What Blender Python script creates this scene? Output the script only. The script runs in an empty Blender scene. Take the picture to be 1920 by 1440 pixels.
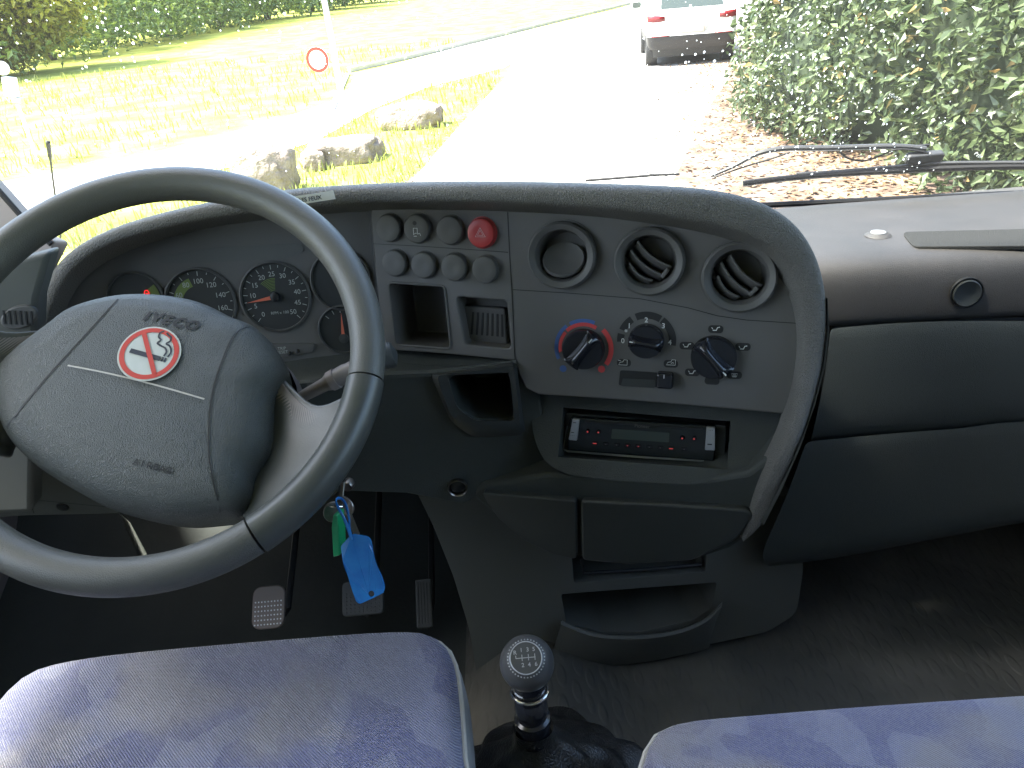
import bpy, bmesh, math, random
from mathutils import Vector, Matrix, noise
R = math.radians
random.seed(7)
scn = bpy.context.scene
COL = scn.collection
# ------------------------------------------------------------------ camera
CAMZ = 2.1
FPX, PITCH, ROLL = 1442.0, R(28.2), R(5.1)
Fv = Vector((0, math.cos(PITCH), -math.sin(PITCH)))
R0 = Vector((1, 0, 0)); U0 = Vector((0, math.sin(PITCH), math.cos(PITCH)))
Rv = math.cos(ROLL)*R0 - math.sin(ROLL)*U0
Uv = math.sin(ROLL)*R0 + math.cos(ROLL)*U0
CAM = Vector((0, 0, CAMZ))
cd = bpy.data.cameras.new('camera'); cam = bpy.data.objects.new('camera', cd); COL.objects.link(cam)
m = Matrix((Rv, Uv, -Fv)).transposed().to_4x4(); m.translation = CAM
cam.matrix_world = m
cd.sensor_width = 36; cd.lens = 36*FPX/1920; cd.clip_start = 0.02; cd.clip_end = 600
scn.camera = cam
# ------------------------------------------------------------------ light
SUN_EL, SUN_AZ = 60, -91          # azimuth from +Y towards +X, degrees
w = bpy.data.worlds.new('World'); scn.world = w; w.use_nodes = True
nt = w.node_tree; nt.nodes.clear()
sk = nt.nodes.new('ShaderNodeTexSky'); sk.sky_type = 'NISHITA'; sk.sun_disc = False
sk.sun_elevation = R(SUN_EL); sk.sun_rotation = R(SUN_AZ); sk.air_density = 1.0; sk.dust_density = 2.5
bg = nt.nodes.new('ShaderNodeBackground'); bg.inputs[1].default_value = 0.15
wo = nt.nodes.new('ShaderNodeOutputWorld')
nt.links.new(sk.outputs[0], bg.inputs[0]); nt.links.new(bg.outputs[0], wo.inputs[0])
sl = bpy.data.lights.new('sun', 'SUN'); sl.energy = 4.4; sl.angle = R(6.0); sl.color = (1, 0.95, 0.87)
so = bpy.data.objects.new('sun', sl); COL.objects.link(so)
sd = Vector((math.sin(R(SUN_AZ))*math.cos(R(SUN_EL)), math.cos(R(SUN_AZ))*math.cos(R(SUN_EL)), math.sin(R(SUN_EL))))
so.rotation_euler = sd.to_track_quat('Z', 'Y').to_euler()
scn.view_settings.view_transform = 'Standard'; scn.view_settings.look = 'None'
scn.view_settings.exposure = 3.05; scn.view_settings.gamma = 1
scn.render.engine = 'CYCLES'
scn.cycles.max_bounces = 10; scn.cycles.transparent_max_bounces = 16
# ------------------------------------------------------------------ pixel rays and planes
def ray(x, y): return Fv*FPX + Rv*(x-960) - Uv*(y-720)
def dep(x, y, d): return CAM + ray(x, y)*(d/FPX)
def atY(x, y, Y): v = ray(x, y); return CAM + v*(Y/v.y)
def atZ(x, y, Z): v = ray(x, y); return CAM + v*((Z-CAMZ)/v.z)      # Z in world
def dropz(x, y, d): return atZ(x, y, CAMZ-d)
def G(x, y, z=0.0): return atZ(x, y, z)
class Fr:
    """frame: u right, v up, n towards the viewer"""
    def __init__(s, o, psi=0, tau=0, uvn=None):
        s.o = Vector(o)
        if uvn: s.u, s.v, s.n = uvn
        else:
            a, t = R(psi), R(tau)
            s.u = Vector((math.cos(a), -math.sin(a), 0))
            nh = Vector((-math.sin(a), -math.cos(a), 0))
            s.n = math.cos(t)*nh + math.sin(t)*Vector((0, 0, 1)); s.v = s.n.cross(s.u)
    def p(s, a, b, c=0): return s.o + s.u*a + s.v*b + s.n*c
    def hit(s, x, y, off=0):
        d = ray(x, y); o = s.o + s.n*off
        return CAM + d*((o-CAM).dot(s.n)/d.dot(s.n))
    def uv(s, x, y, off=0):
        q = s.hit(x, y, off)-s.o; return (q.dot(s.u), q.dot(s.v))
    def at(s, x, y, off=0): return Fr(s.hit(x, y, off), uvn=(s.u, s.v, s.n))
    def rot(s, deg):
        a = R(deg); return Fr(s.o, uvn=(s.u*math.cos(a)+s.v*math.sin(a), s.v*math.cos(a)-s.u*math.sin(a), s.n))
# ------------------------------------------------------------------ materials
def mat(name, col, rough=0.5, metal=0, bump=None, spec=0.5, var=None, coat=0, emit=None, trans=0, sheen=0):
    """bump=(kind, scale, strength, distance); var=(scale, amount, colour2)"""
    M = bpy.data.materials.new(name); M.use_nodes = True; n = M.node_tree; N = n.nodes; L = n.links
    b = N['Principled BSDF']; b.inputs['Base Color'].default_value = (*col, 1)
    b.inputs['Roughness'].default_value = rough; b.inputs['Metallic'].default_value = metal
    b.inputs['Specular IOR Level'].default_value = spec
    b.inputs['Coat Weight'].default_value = coat
    b.inputs['Transmission Weight'].default_value = trans
    b.inputs['Sheen Weight'].default_value = sheen
    if emit: b.inputs['Emission Color'].default_value = (*emit[0], 1); b.inputs['Emission Strength'].default_value = emit[1]
    tc = N.new('ShaderNodeTexCoord')
    if var:
        t = N.new('ShaderNodeTexNoise'); t.inputs['Scale'].default_value = var[0]; t.inputs['Detail'].default_value = 6; t.inputs['Roughness'].default_value = .65
        L.new(tc.outputs['Object'], t.inputs['Vector'])
        r = N.new('ShaderNodeMapRange'); r.inputs['From Min'].default_value = .35; r.inputs['From Max'].default_value = .68
        r.inputs['To Max'].default_value = var[1]; L.new(t.outputs['Fac'], r.inputs['Value'])
        mx = N.new('ShaderNodeMix'); mx.data_type = 'RGBA'; mx.inputs[6].default_value = (*col, 1); mx.inputs[7].default_value = (*var[2], 1)
        L.new(r.outputs[0], mx.inputs[0]); L.new(mx.outputs[2], b.inputs['Base Color'])
    if bump:
        k, sc, st, di = bump
        bp = N.new('ShaderNodeBump'); bp.inputs['Strength'].default_value = st; bp.inputs['Distance'].default_value = di
        if k == 'grain':
            v = N.new('ShaderNodeTexVoronoi'); v.feature = 'DISTANCE_TO_EDGE'; v.inputs['Scale'].default_value = sc
            nn = N.new('ShaderNodeTexNoise'); nn.inputs['Scale'].default_value = sc*.35; nn.inputs['Detail'].default_value = 3
            mxv = N.new('ShaderNodeMix'); mxv.data_type = 'VECTOR'; mxv.inputs[0].default_value = .004
            L.new(tc.outputs['Object'], nn.inputs['Vector']); L.new(tc.outputs['Object'], mxv.inputs[4]); L.new(nn.outputs['Color'], mxv.inputs[5])
            L.new(mxv.outputs[1], v.inputs['Vector'])
            r2 = N.new('ShaderNodeMapRange'); r2.inputs['From Max'].default_value = .25; L.new(v.outputs['Distance'], r2.inputs['Value'])
            L.new(r2.outputs[0], bp.inputs['Height'])
        else:
            nn = N.new('ShaderNodeTexNoise'); nn.inputs['Scale'].default_value = sc; nn.inputs['Detail'].default_value = 5
            L.new(tc.outputs['Object'], nn.inputs['Vector']); L.new(nn.outputs['Fac'], bp.inputs['Height'])
        L.new(bp.outputs[0], b.inputs['Normal'])
    return M
M = {}
DARK = (0.030, 0.034, 0.033)
M['grain'] = mat('leather_grain_plastic', (0.105, 0.103, 0.095), .60, bump=('grain', 360, .7, .0011), var=(9, .5, (.135, .131, .120)))
M['grain_top'] = mat('sunned_dash_top', (0.036, 0.033, 0.030), .55, bump=('grain', 600, .4, .0005), var=(7, .8, (.052, .046, .042)))
M['face'] = mat('matt_grey_panel', (0.088, 0.086, 0.082), .62, bump=('noise', 1500, .25, .0003), var=(6, .4, (.104, .101, .096)))
M['dark'] = mat('dark_plastic', DARK, .55, bump=('noise', 1200, .3, .0003), var=(8, .5, (.038, .042, .040)))
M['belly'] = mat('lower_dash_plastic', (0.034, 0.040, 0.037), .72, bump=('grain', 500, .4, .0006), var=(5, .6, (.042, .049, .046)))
M['black'] = mat('black_plastic', (0.012, 0.013, 0.014), .45)
M['gloss'] = mat('glossy_black_knob', (0.014, 0.015, 0.019), .18)
M['vent'] = mat('vent_plastic', (0.076, 0.075, 0.071), .6, bump=('noise', 1500, .15, .0002))
M['ventin'] = mat('vent_throat', (0.085, 0.087, 0.083), .7)
M['tunnel'] = mat('grey_tunnel_plastic', (0.078, 0.082, 0.073), .6, bump=('noise', 900, .3, .0004), var=(4, .5, (.095, .096, .086)))
M['scratch'] = mat('pale_scratch', (0.085, 0.078, 0.072), .6)
M['wheel'] = mat('wheel_leather', (0.044, 0.050, 0.045), .46, bump=('grain', 560, .6, .0006), var=(14, .6, (.066, .070, .063)))
M['rim'] = mat('worn_rim_leather', (0.075, 0.075, 0.066), .42, bump=('grain', 500, .3, .0004), var=(10, .5, (.080, .080, .072)))
M['insert'] = mat('rim_insert_plastic', (0.042, 0.046, 0.041), .38, bump=('noise', 500, .25, .0004), var=(30, .5, (.078, .078, .072)))
M['engrave'] = mat('engraved_black', (0.008, 0.009, 0.009), .6)
M['red'] = mat('red_button', (0.36, 0.035, 0.035), .4)
M['redp'] = mat('red_print', (0.50, 0.05, 0.05), .5)
M['bluep'] = mat('blue_print', (0.045, 0.10, 0.27), .5)
M['capgrey'] = mat('pale_cap', (0.20, 0.20, 0.20), .4)
M['footwell_shade'] = mat('shade_darkened_floor', (0.016, 0.021, 0.019), .7, bump=('noise', 120, .4, .001), var=(5, .7, (.030, .034, .030)))  # footwell shade put into the floor colour, darker than the mat
M['strip'] = mat('matt_tray_liner', (0.030, 0.030, 0.029), .85, spec=.2, bump=('grain', 380, .6, .0008))
M['tape'] = mat('white_tape', (0.75, 0.75, 0.73), .5)
M['whitep'] = mat('white_print', (0.55, 0.56, 0.54), .5)
M['dialp'] = mat('dial_print', (0.34, 0.36, 0.34), .5)
M['sticker'] = mat('sticker_white', (0.50, 0.51, 0.47), .4, var=(60, .6, (.42, .45, .40)))
M['stred'] = mat('sticker_red', (0.50, 0.06, 0.05), .4)
M['stblk'] = mat('sticker_black', (0.04, 0.045, 0.06), .4)
M['dial'] = mat('dial_face', (0.018, 0.021, 0.021), .6)
M['green'] = mat('dial_green', (0.12, 0.17, 0.04), .6)
M['orange'] = mat('needle_orange', (0.55, 0.13, 0.07), .5)
M['lamp'] = mat('warning_lamp', (0.4, 0.01, 0.01), .5, emit=((1, .02, .03), .22))
M['lampd'] = mat('dim_lamp', (0.3, 0.02, 0.02), .5, emit=((1, .12, .12), .05))
M['silver'] = mat('silver_trim', (0.50, 0.52, 0.51), .3, .7)
M['chrome'] = mat('chrome', (0.62, 0.60, 0.57), .18, 1)
M['lcd'] = mat('lcd_glass', (0.045, 0.060, 0.052), .2)
M['radio'] = mat('radio_face', (0.016, 0.020, 0.021), .25)
M['knobp'] = mat('knob_print', (0.30, 0.30, 0.29), .4)
M['knob'] = mat('gear_knob', (0.050, 0.050, 0.050), .30, bump=('noise', 300, .1, .0004))
M['gaiter'] = mat('gaiter_leather', (0.020, 0.020, 0.020), .33, bump=('grain', 260, .5, .0007))
M['bluetag'] = mat('blue_tag_plastic', (0.025, 0.20, 0.50), .25, var=(45, .9, (.015, .13, .42)))
M['greentag'] = mat('green_cap_plastic', (0.01, 0.26, 0.09), .35)
M['metal'] = mat('worn_steel', (0.36, 0.33, 0.29), .35, 1, var=(80, .7, (.16, .15, .13)))
M['pedal'] = mat('pedal_rubber', (0.13, 0.105, 0.088), .6, var=(40, .5, (.13, .11, .10)))
M['piping'] = mat('cream_piping', (0.42, 0.39, 0.34), .7)
M['seatside'] = mat('seat_side_vinyl', (0.24, 0.24, 0.23), .6, var=(20, .5, (.17, .17, .17)))
M['rubber'] = mat('black_rubber', (0.011, 0.011, 0.012), .65, spec=.3)
M['wiper'] = mat('wiper_plastic', (0.022, 0.022, 0.024), .55, var=(60, .5, (.05, .05, .05)))
M['shroud'] = mat('column_plastic', (0.17, 0.15, 0.14), .5, bump=('noise', 1000, .2, .0003))
M['pillar'] = mat('pillar_trim', (0.22, 0.19, 0.18), .6)
M['headl'] = mat('roof_lining', (0.30, 0.30, 0.28), .9)
M['bark'] = mat('bark', (0.09, 0.07, 0.05), .9, bump=('noise', 20, .6, .02))
M['white'] = mat('white_paint', (0.78, 0.78, 0.76), .35)
M['postw'] = mat('pale_galvanised_post', (0.62, 0.63, 0.62), .45)
M['carw'] = mat('white_car_paint', (0.72, 0.72, 0.69), .25, coat=.6)
M['carglass'] = mat('car_glass', (0.03, 0.04, 0.035), .05)
M['carblk'] = mat('car_black_bumper', (0.016, 0.015, 0.016), .5)
M['tail'] = mat('tail_light', (0.17, 0.012, 0.014), .2)
M['tyre'] = mat('tyre', (0.018, 0.018, 0.018), .7)
M['plate'] = mat('number_plate', (0.45, 0.38, 0.30), .5, var=(18, .5, (.30, .22, .18)))
M['signred'] = mat('sign_red', (0.30, 0.018, 0.008), .5)
M['stone'] = mat('boulder_stone', (0.26, 0.21, 0.17), .9, bump=('noise', 11, 1, .06), var=(7, .9, (.13, .095, .07)))
M['kerb'] = mat('kerb_stone', (0.38, 0.36, 0.33), .9, var=(3, .5, (.30, .27, .24)))

def mat_fabric():
    Mt = mat('blue_seat_fabric', (0.135, 0.140, 0.27), .85, sheen=.3); n = Mt.node_tree; N = n.nodes; L = n.links; b = N['Principled BSDF']
    tc = N.new('ShaderNodeTexCoord')
    def noi(sc, d=4):
        t = N.new('ShaderNodeTexNoise'); t.inputs['Scale'].default_value = sc; t.inputs['Detail'].default_value = d; L.new(tc.outputs['Object'], t.inputs['Vector']); return t
    def rng(s, a, c, lo=0, hi=1):
        r = N.new('ShaderNodeMapRange'); r.inputs['From Min'].default_value = a; r.inputs['From Max'].default_value = c
        r.inputs['To Min'].default_value = lo; r.inputs['To Max'].default_value = hi; L.new(s, r.inputs['Value']); return r.outputs[0]
    def mix(f, A, B):
        x = N.new('ShaderNodeMix'); x.data_type = 'RGBA'
        L.new(f, x.inputs[0])
        for i, q in ((6, A), (7, B)):
            if isinstance(q, tuple): x.inputs[i].default_value = (*q, 1)
            else: L.new(q, x.inputs[i])
        return x.outputs[2]
    # woven lozenges
    mp = N.new('ShaderNodeMapping'); mp.inputs['Scale'].default_value = (26, 17, 1); mp.inputs['Rotation'].default_value = (0, 0, R(14)); L.new(tc.outputs['Object'], mp.inputs['Vector'])
    vo = N.new('ShaderNodeTexVoronoi'); vo.distance = 'CHEBYCHEV'; vo.inputs['Scale'].default_value = 1; L.new(mp.outputs[0], vo.inputs['Vector'])
    sp = N.new('ShaderNodeSeparateColor'); L.new(vo.outputs['Color'], sp.inputs[0])
    c = mix(rng(sp.outputs[0], .50, .62, 0, .65), (.092, .096, .200), (.190, .194, .275))
    c = mix(rng(noi(8).outputs['Fac'], .52, .62, 0, .5), c, (.235, .205, .165))
    c = mix(rng(noi(3.2, 2).outputs['Fac'], .50, .68, 0, .55), c, (.095, .086, .084))  # broad grey-brown blotches
    c = mix(rng(noi(420, 2).outputs['Fac'], .40, .68, 0, .45), c, (.22, .22, .26))
    L.new(c, b.inputs['Base Color'])
    wv = N.new('ShaderNodeTexWave'); wv.inputs['Scale'].default_value = 230; wv.bands_direction = 'DIAGONAL'; wv.inputs['Distortion'].default_value = 1.2; wv.inputs['Detail Scale'].default_value = 3
    L.new(tc.outputs['Object'], wv.inputs['Vector'])
    nb = noi(24, 6); ad = N.new('ShaderNodeMath'); ad.operation = 'MULTIPLY_ADD'; ad.inputs[1].default_value = .7
    L.new(nb.outputs['Fac'], ad.inputs[0]); L.new(wv.outputs['Fac'], ad.inputs[2])
    bp = N.new('ShaderNodeBump'); bp.inputs['Strength'].default_value = .75; bp.inputs['Distance'].default_value = .0012
    L.new(ad.outputs[0], bp.inputs['Height']); L.new(bp.outputs[0], b.inputs['Normal'])
    c2 = mix(rng(wv.outputs['Fac'], .2, .8, 0, .28), c, (.022, .022, .055)); L.new(c2, b.inputs['Base Color'])
    return Mt
M['fabric'] = mat_fabric()

def mat_mat():
    Mt = mat('rubber_floor_mat', (0.065, 0.067, 0.060), .6); n = Mt.node_tree; N = n.nodes; L = n.links; b = N['Principled BSDF']
    tc = N.new('ShaderNodeTexCoord'); mp = N.new('ShaderNodeMapping'); mp.inputs['Rotation'].default_value = (0, 0, R(18)); mp.inputs['Scale'].default_value = (52, 19, 1)
    L.new(tc.outputs['Object'], mp.inputs['Vector'])
    v = N.new('ShaderNodeTexVoronoi'); v.inputs['Scale'].default_value = 1; v.inputs['Randomness'].default_value = .35; L.new(mp.outputs[0], v.inputs['Vector'])
    r = N.new('ShaderNodeMapRange'); r.inputs['From Min'].default_value = .46; r.inputs['From Max'].default_value = .32; L.new(v.outputs['Distance'], r.inputs['Value'])
    bp = N.new('ShaderNodeBump'); bp.inputs['Strength'].default_value = .7; bp.inputs['Distance'].default_value = .0014
    L.new(r.outputs[0], bp.inputs['Height']); L.new(bp.outputs[0], b.inputs['Normal'])
    t = N.new('ShaderNodeTexNoise'); t.inputs['Scale'].default_value = 6; t.inputs['Detail'].default_value = 8; L.new(tc.outputs['Object'], t.inputs['Vector'])
    r3 = N.new('ShaderNodeMapRange'); r3.inputs['From Min'].default_value = .45; r3.inputs['From Max'].default_value = .8; L.new(t.outputs['Fac'], r3.inputs['Value'])
    x = N.new('ShaderNodeMix'); x.data_type = 'RGBA'; x.inputs[6].default_value = (.062, .062, .055, 1); x.inputs[7].default_value = (.125, .118, .10, 1); L.new(r3.outputs[0], x.inputs[0])
    L.new(x.outputs[2], b.inputs['Base Color'])
    return Mt
M['mat'] = mat_mat()

def mat_glass():
    Mt = bpy.data.materials.new('windscreen_glass'); Mt.use_nodes = True; n = Mt.node_tree; N = n.nodes; L = n.links; N.clear()
    o = N.new('ShaderNodeOutputMaterial'); tr = N.new('ShaderNodeBsdfTransparent'); tr.inputs[0].default_value = (.93, .975, .945, 1)
    gl = N.new('ShaderNodeBsdfGlossy'); gl.inputs['Roughness'].default_value = .02
    df = N.new('ShaderNodeBsdfTranslucent'); df.inputs[0].default_value = (1, .98, .95, 1)
    fr = N.new('ShaderNodeFresnel'); fr.inputs[0].default_value = 1.35
    fm = N.new('ShaderNodeMath'); fm.operation = 'MULTIPLY'; fm.inputs[1].default_value = .35; L.new(fr.outputs[0], fm.inputs[0])
    m1 = N.new('ShaderNodeMixShader'); m1.inputs[0].default_value = .007; L.new(tr.outputs[0], m1.inputs[1]); L.new(df.outputs[0], m1.inputs[2])
    m2 = N.new('ShaderNodeMixShader'); L.new(fm.outputs[0], m2.inputs[0]); L.new(m1.outputs[0], m2.inputs[1]); L.new(gl.outputs[0], m2.inputs[2])
    L.new(m2.outputs[0], o.inputs[0]); return Mt
M['glass'] = mat_glass()
def mat_drop():
    Mt = bpy.data.materials.new('water_drop'); Mt.use_nodes = True; n = Mt.node_tree; N = n.nodes; L = n.links; N.clear()
    o = N.new('ShaderNodeOutputMaterial'); a = N.new('ShaderNodeBsdfTranslucent'); a.inputs[0].default_value = (.9, .93, .95, 1)
    t = N.new('ShaderNodeBsdfTransparent'); g = N.new('ShaderNodeBsdfGlossy'); g.inputs['Roughness'].default_value = .05
    m1 = N.new('ShaderNodeMixShader'); m1.inputs[0].default_value = .62; L.new(t.outputs[0], m1.inputs[1]); L.new(a.outputs[0], m1.inputs[2])
    m2 = N.new('ShaderNodeMixShader'); m2.inputs[0].default_value = .2; L.new(m1.outputs[0], m2.inputs[1]); L.new(g.outputs[0], m2.inputs[2]); L.new(m2.outputs[0], o.inputs[0]); return Mt
M['drop'] = mat_drop()

def mat_leaf(name, c1, c2, c3=None, trans=.35):
    Mt = bpy.data.materials.new(name); Mt.use_nodes = True; n = Mt.node_tree; N = n.nodes; L = n.links; N.clear()
    o = N.new('ShaderNodeOutputMaterial'); g = N.new('ShaderNodeNewGeometry')
    cr = N.new('ShaderNodeValToRGB'); cr.color_ramp.elements[0].color = (*c1, 1); cr.color_ramp.elements[1].color = (*c2, 1)
    if c3: e = cr.color_ramp.elements.new(.97); e.color = (*c2, 1); cr.color_ramp.elements[-1].color = (*c3, 1)
    L.new(g.outputs['Random Per Island'], cr.inputs[0])
    p = N.new('ShaderNodeBsdfPrincipled'); p.inputs['Roughness'].default_value = .38; L.new(cr.outputs[0], p.inputs['Base Color'])
    t = N.new('ShaderNodeBsdfTranslucent'); L.new(cr.outputs[0], t.inputs[0])
    mx = N.new('ShaderNodeMixShader'); mx.inputs[0].default_value = trans; L.new(p.outputs[0], mx.inputs[1]); L.new(t.outputs[0], mx.inputs[2]); L.new(mx.outputs[0], o.inputs[0])
    return Mt
M['laurel'] = mat_leaf('laurel_leaves', (.030, .050, .020), (.105, .135, .060), (.30, .20, .08))
M['maple'] = mat_leaf('yellow_green_leaves', (.17, .19, .025), (.36, .33, .05), (.30, .16, .03))
M['far'] = mat_leaf('far_leaves', (.060, .105, .020), (.20, .26, .06))
M['litter'] = mat_leaf('dead_leaves', (.11, .065, .035), (.22, .15, .09), trans=.1)
M['grassb'] = mat_leaf('grass_blades', (.14, .17, .02), (.30, .31, .09), trans=.4)
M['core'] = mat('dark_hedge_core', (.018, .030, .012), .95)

def mat_ground(name, cols, scale, bumpd=.01):
    """cols = three colours over a noise"""
    Mt = bpy.data.materials.new(name); Mt.use_nodes = True; n = Mt.node_tree; N = n.nodes; L = n.links; b = N['Principled BSDF']; b.inputs['Roughness'].default_value = .95
    b.inputs['Specular IOR Level'].default_value = .1
    tc = N.new('ShaderNodeTexCoord'); t = N.new('ShaderNodeTexNoise'); t.inputs['Scale'].default_value = scale; t.inputs['Detail'].default_value = 9; t.inputs['Roughness'].default_value = .7
    L.new(tc.outputs['Object'], t.inputs['Vector']); cr = N.new('ShaderNodeValToRGB')
    cr.color_ramp.elements[0].position = .38; cr.color_ramp.elements[0].color = (*cols[0], 1); cr.color_ramp.elements[1].position = .66; cr.color_ramp.elements[1].color = (*cols[2], 1)
    e = cr.color_ramp.elements.new(.52); e.color = (*cols[1], 1)
    L.new(t.outputs['Fac'], cr.inputs[0]); L.new(cr.outputs[0], b.inputs['Base Color'])
    bp = N.new('ShaderNodeBump'); bp.inputs['Distance'].default_value = bumpd; bp.inputs['Strength'].default_value = .8; L.new(t.outputs['Fac'], bp.inputs['Height']); L.new(bp.outputs[0], b.inputs['Normal'])
    return Mt
M['lawn'] = mat_ground('lawn', ((.19, .21, .03), (.26, .275, .055), (.33, .35, .10)), .9, .04)
M['road'] = mat_ground('pale_asphalt', ((.27, .26, .24), (.31, .30, .28), (.34, .33, .31)), 6)
M['path'] = mat_ground('pale_concrete', ((.33, .32, .30), (.38, .37, .35), (.42, .41, .39)), 4)
M['dirt'] = mat_ground('leafy_dirt', ((.085, .057, .042), (.15, .11, .086), (.27, .22, .185)), 2.6, .03)
# ------------------------------------------------------------------ mesh builder
def rs(pts, n, closed=False):
    """resample a polyline of vectors (any dim) through a Catmull-Rom curve"""
    P = [Vector(p) for p in pts]; k = len(P)
    def g(i): return P[i % k] if closed else P[max(0, min(k-1, i))]
    fine = []
    for i in range(k if closed else k-1):
        a, b, c, d = g(i-1), g(i), g(i+1), g(i+2)
        for j in range(12):
            t = j/12; fine.append(.5*((2*b)+(c-a)*t+(2*a-5*b+4*c-d)*t*t+(3*b-a-3*c+d)*t**3))
    fine.append(P[0] if closed else P[-1])
    L = [0]
    for i in range(1, len(fine)): L.append(L[-1]+(fine[i]-fine[i-1]).length)
    out = []; j = 0
    for i in range(n):
        s = L[-1]*i/(n if closed else n-1)
        while j < len(L)-2 and L[j+1] < s: j += 1
        t = (s-L[j])/max(1e-12, L[j+1]-L[j]); out.append(fine[j].lerp(fine[j+1], min(1, max(0, t))))
    return out
class MB:
    def __init__(s): s.v = []; s.f = []; s.m = []
    def add(s, vs, fs, mi=0):
        o = len(s.v); s.v += [Vector(q) for q in vs]; s.f += [tuple(i+o for i in f) for f in fs]; s.m += [mi]*len(fs); return s
    def grid(s, rows, cu=False, cv=False, mi=0):
        n = len(rows); k = len(rows[0]); fs = []
        for i in range(n if cv else n-1):
            for j in range(k if cu else k-1):
                a, b = i % n, (i+1) % n; c, d = j % k, (j+1) % k
                fs.append((a*k+c, a*k+d, b*k+d, b*k+c))
        return s.add([p for r in rows for p in r], fs, mi)
    def poly(s, pts, mi=0): return s.add(pts, [tuple(range(len(pts)))], mi)
    def prism(s, bot, top, mi=0):
        n = len(bot); fs = [tuple(range(n-1, -1, -1)), tuple(range(n, 2*n))]+[(i, (i+1) % n, n+(i+1) % n, n+i) for i in range(n)]
        return s.add(list(bot)+list(top), fs, mi)
    def slab(s, fr, uvs, c0, c1, mi=0): return s.prism([fr.p(a, b, c0) for a, b in uvs], [fr.p(a, b, c1) for a, b in uvs], mi)
    def box(s, fr, hu, hv, c0, c1, mi=0): return s.slab(fr, [(-hu, -hv), (hu, -hv), (hu, hv), (-hu, hv)], c0, c1, mi)
    def wbox(s, a, b, mi=0):
        x0, y0, z0 = a; x1, y1, z1 = b
        return s.prism([(x0, y0, z0), (x1, y0, z0), (x1, y1, z0), (x0, y1, z0)], [(x0, y0, z1), (x1, y0, z1), (x1, y1, z1), (x0, y1, z1)], mi)
    def lathe(s, fr, prof, seg=40, mi=0, sx=1, sy=1, a0=0, a1=360):
        full = abs(a1-a0) >= 360; rows = []
        for r_, h in prof:
            rows.append([fr.p(sx*r_*math.cos(R(a0+(a1-a0)*i/seg)), sy*r_*math.sin(R(a0+(a1-a0)*i/seg)), h) for i in range(seg if full else seg+1)])
        return s.grid(rows, cu=full, mi=mi)
    def tube(s, path, r_, seg=10, caps=True, closed=False, mi=0, flat=1, upv=None):
        P = [Vector(p) for p in path]; n = len(P); rows = []; up = Vector(upv) if upv else Vector((0.13, 0.21, 1)).normalized()
        for i in range(n):
            t = (P[(i+1) % n]-P[i-1]) if closed else (P[min(n-1, i+1)]-P[max(0, i-1)])
            t.normalize(); a = t.cross(up)
            if a.length < .05: a = t.cross(Vector((1, 0, 0)))
            a.normalize(); b = a.cross(t); rr = r_[i] if isinstance(r_, (list, tuple)) else r_
            rows.append([P[i]+a*(rr*math.cos(2*math.pi*j/seg))+b*(rr*flat*math.sin(2*math.pi*j/seg)) for j in range(seg)])
        o = len(s.v); s.grid(rows, cu=True, cv=closed, mi=mi)
        if caps and not closed: s.f += [tuple(o+j for j in range(seg)), tuple(o+(n-1)*seg+j for j in range(seg-1, -1, -1))]; s.m += [mi, mi]
        return s
    def ribbon(s, fr, pts, wd, off=0, mi=0, closed=False):
        P = [Vector((a, b)) for a, b in pts]; n = len(P); l = []; r_ = []
        for i in range(n):
            t = (P[(i+1) % n]-P[i-1]) if closed else P[min(n-1, i+1)]-P[max(0, i-1)]
            if t.length < 1e-9: t = Vector((1, 0))
            t.normalize(); q = Vector((-t.y, t.x))*(wd/2); l.append(fr.p(*(P[i]+q), off)); r_.append(fr.p(*(P[i]-q), off))
        return s.grid([l+([l[0]] if closed else []), r_+([r_[0]] if closed else [])], mi=mi)
    def arc(s, fr, r_, wd, a0, a1, off=0, n=24, mi=0):
        return s.ribbon(fr, [(r_*math.cos(R(a0+(a1-a0)*i/n)), r_*math.sin(R(a0+(a1-a0)*i/n))) for i in range(n+1)], wd, off, mi)
    def disc(s, fr, r_, off=0, seg=28, mi=0): return s.poly([fr.p(r_*math.cos(2*math.pi*i/seg), r_*math.sin(2*math.pi*i/seg), off) for i in range(seg)], mi)
    def text(s, fr, txt, size, off=0, ext=0, mi=0, shear=0, spacing=1, bold=0):
        cu = bpy.data.curves.new('t', 'FONT'); cu.body = txt; cu.size = size; cu.align_x = 'CENTER'; cu.align_y = 'CENTER'
        cu.extrude = ext; cu.shear = shear; cu.space_character = spacing; cu.resolution_u = 3; cu.offset = bold
        ob = bpy.data.objects.new('t', cu); COL.objects.link(ob); bpy.context.view_layer.update()
        me = bpy.data.meshes.new_from_object(ob.evaluated_get(bpy.context.evaluated_depsgraph_get()))
        s.add([fr.p(q.co.x, q.co.y, q.co.z+off) for q in me.vertices], [tuple(p.vertices) for p in me.polygons], mi)
        bpy.data.objects.remove(ob); bpy.data.curves.remove(cu); bpy.data.meshes.remove(me); return s
    def build(s, name, mt, parent=None, smooth=True, bevel=0, sub=0, ang=35, cut=None, recalc=True, solid=0):
        me = bpy.data.meshes.new(name); o = parent_loc(parent)
        me.from_pydata([q-o for q in s.v], [], s.f); ms = mt if isinstance(mt, (list, tuple)) else [mt]
        for q in ms: me.materials.append(M[q] if isinstance(q, str) else q)
        for i, p in enumerate(me.polygons): p.material_index = s.m[i]
        if recalc:
            bm = bmesh.new(); bm.from_mesh(me); bmesh.ops.recalc_face_normals(bm, faces=bm.faces); bm.to_mesh(me); bm.free()
        ob = bpy.data.objects.new(name, me); COL.objects.link(ob)
        if parent: ob.parent = parent
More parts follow.
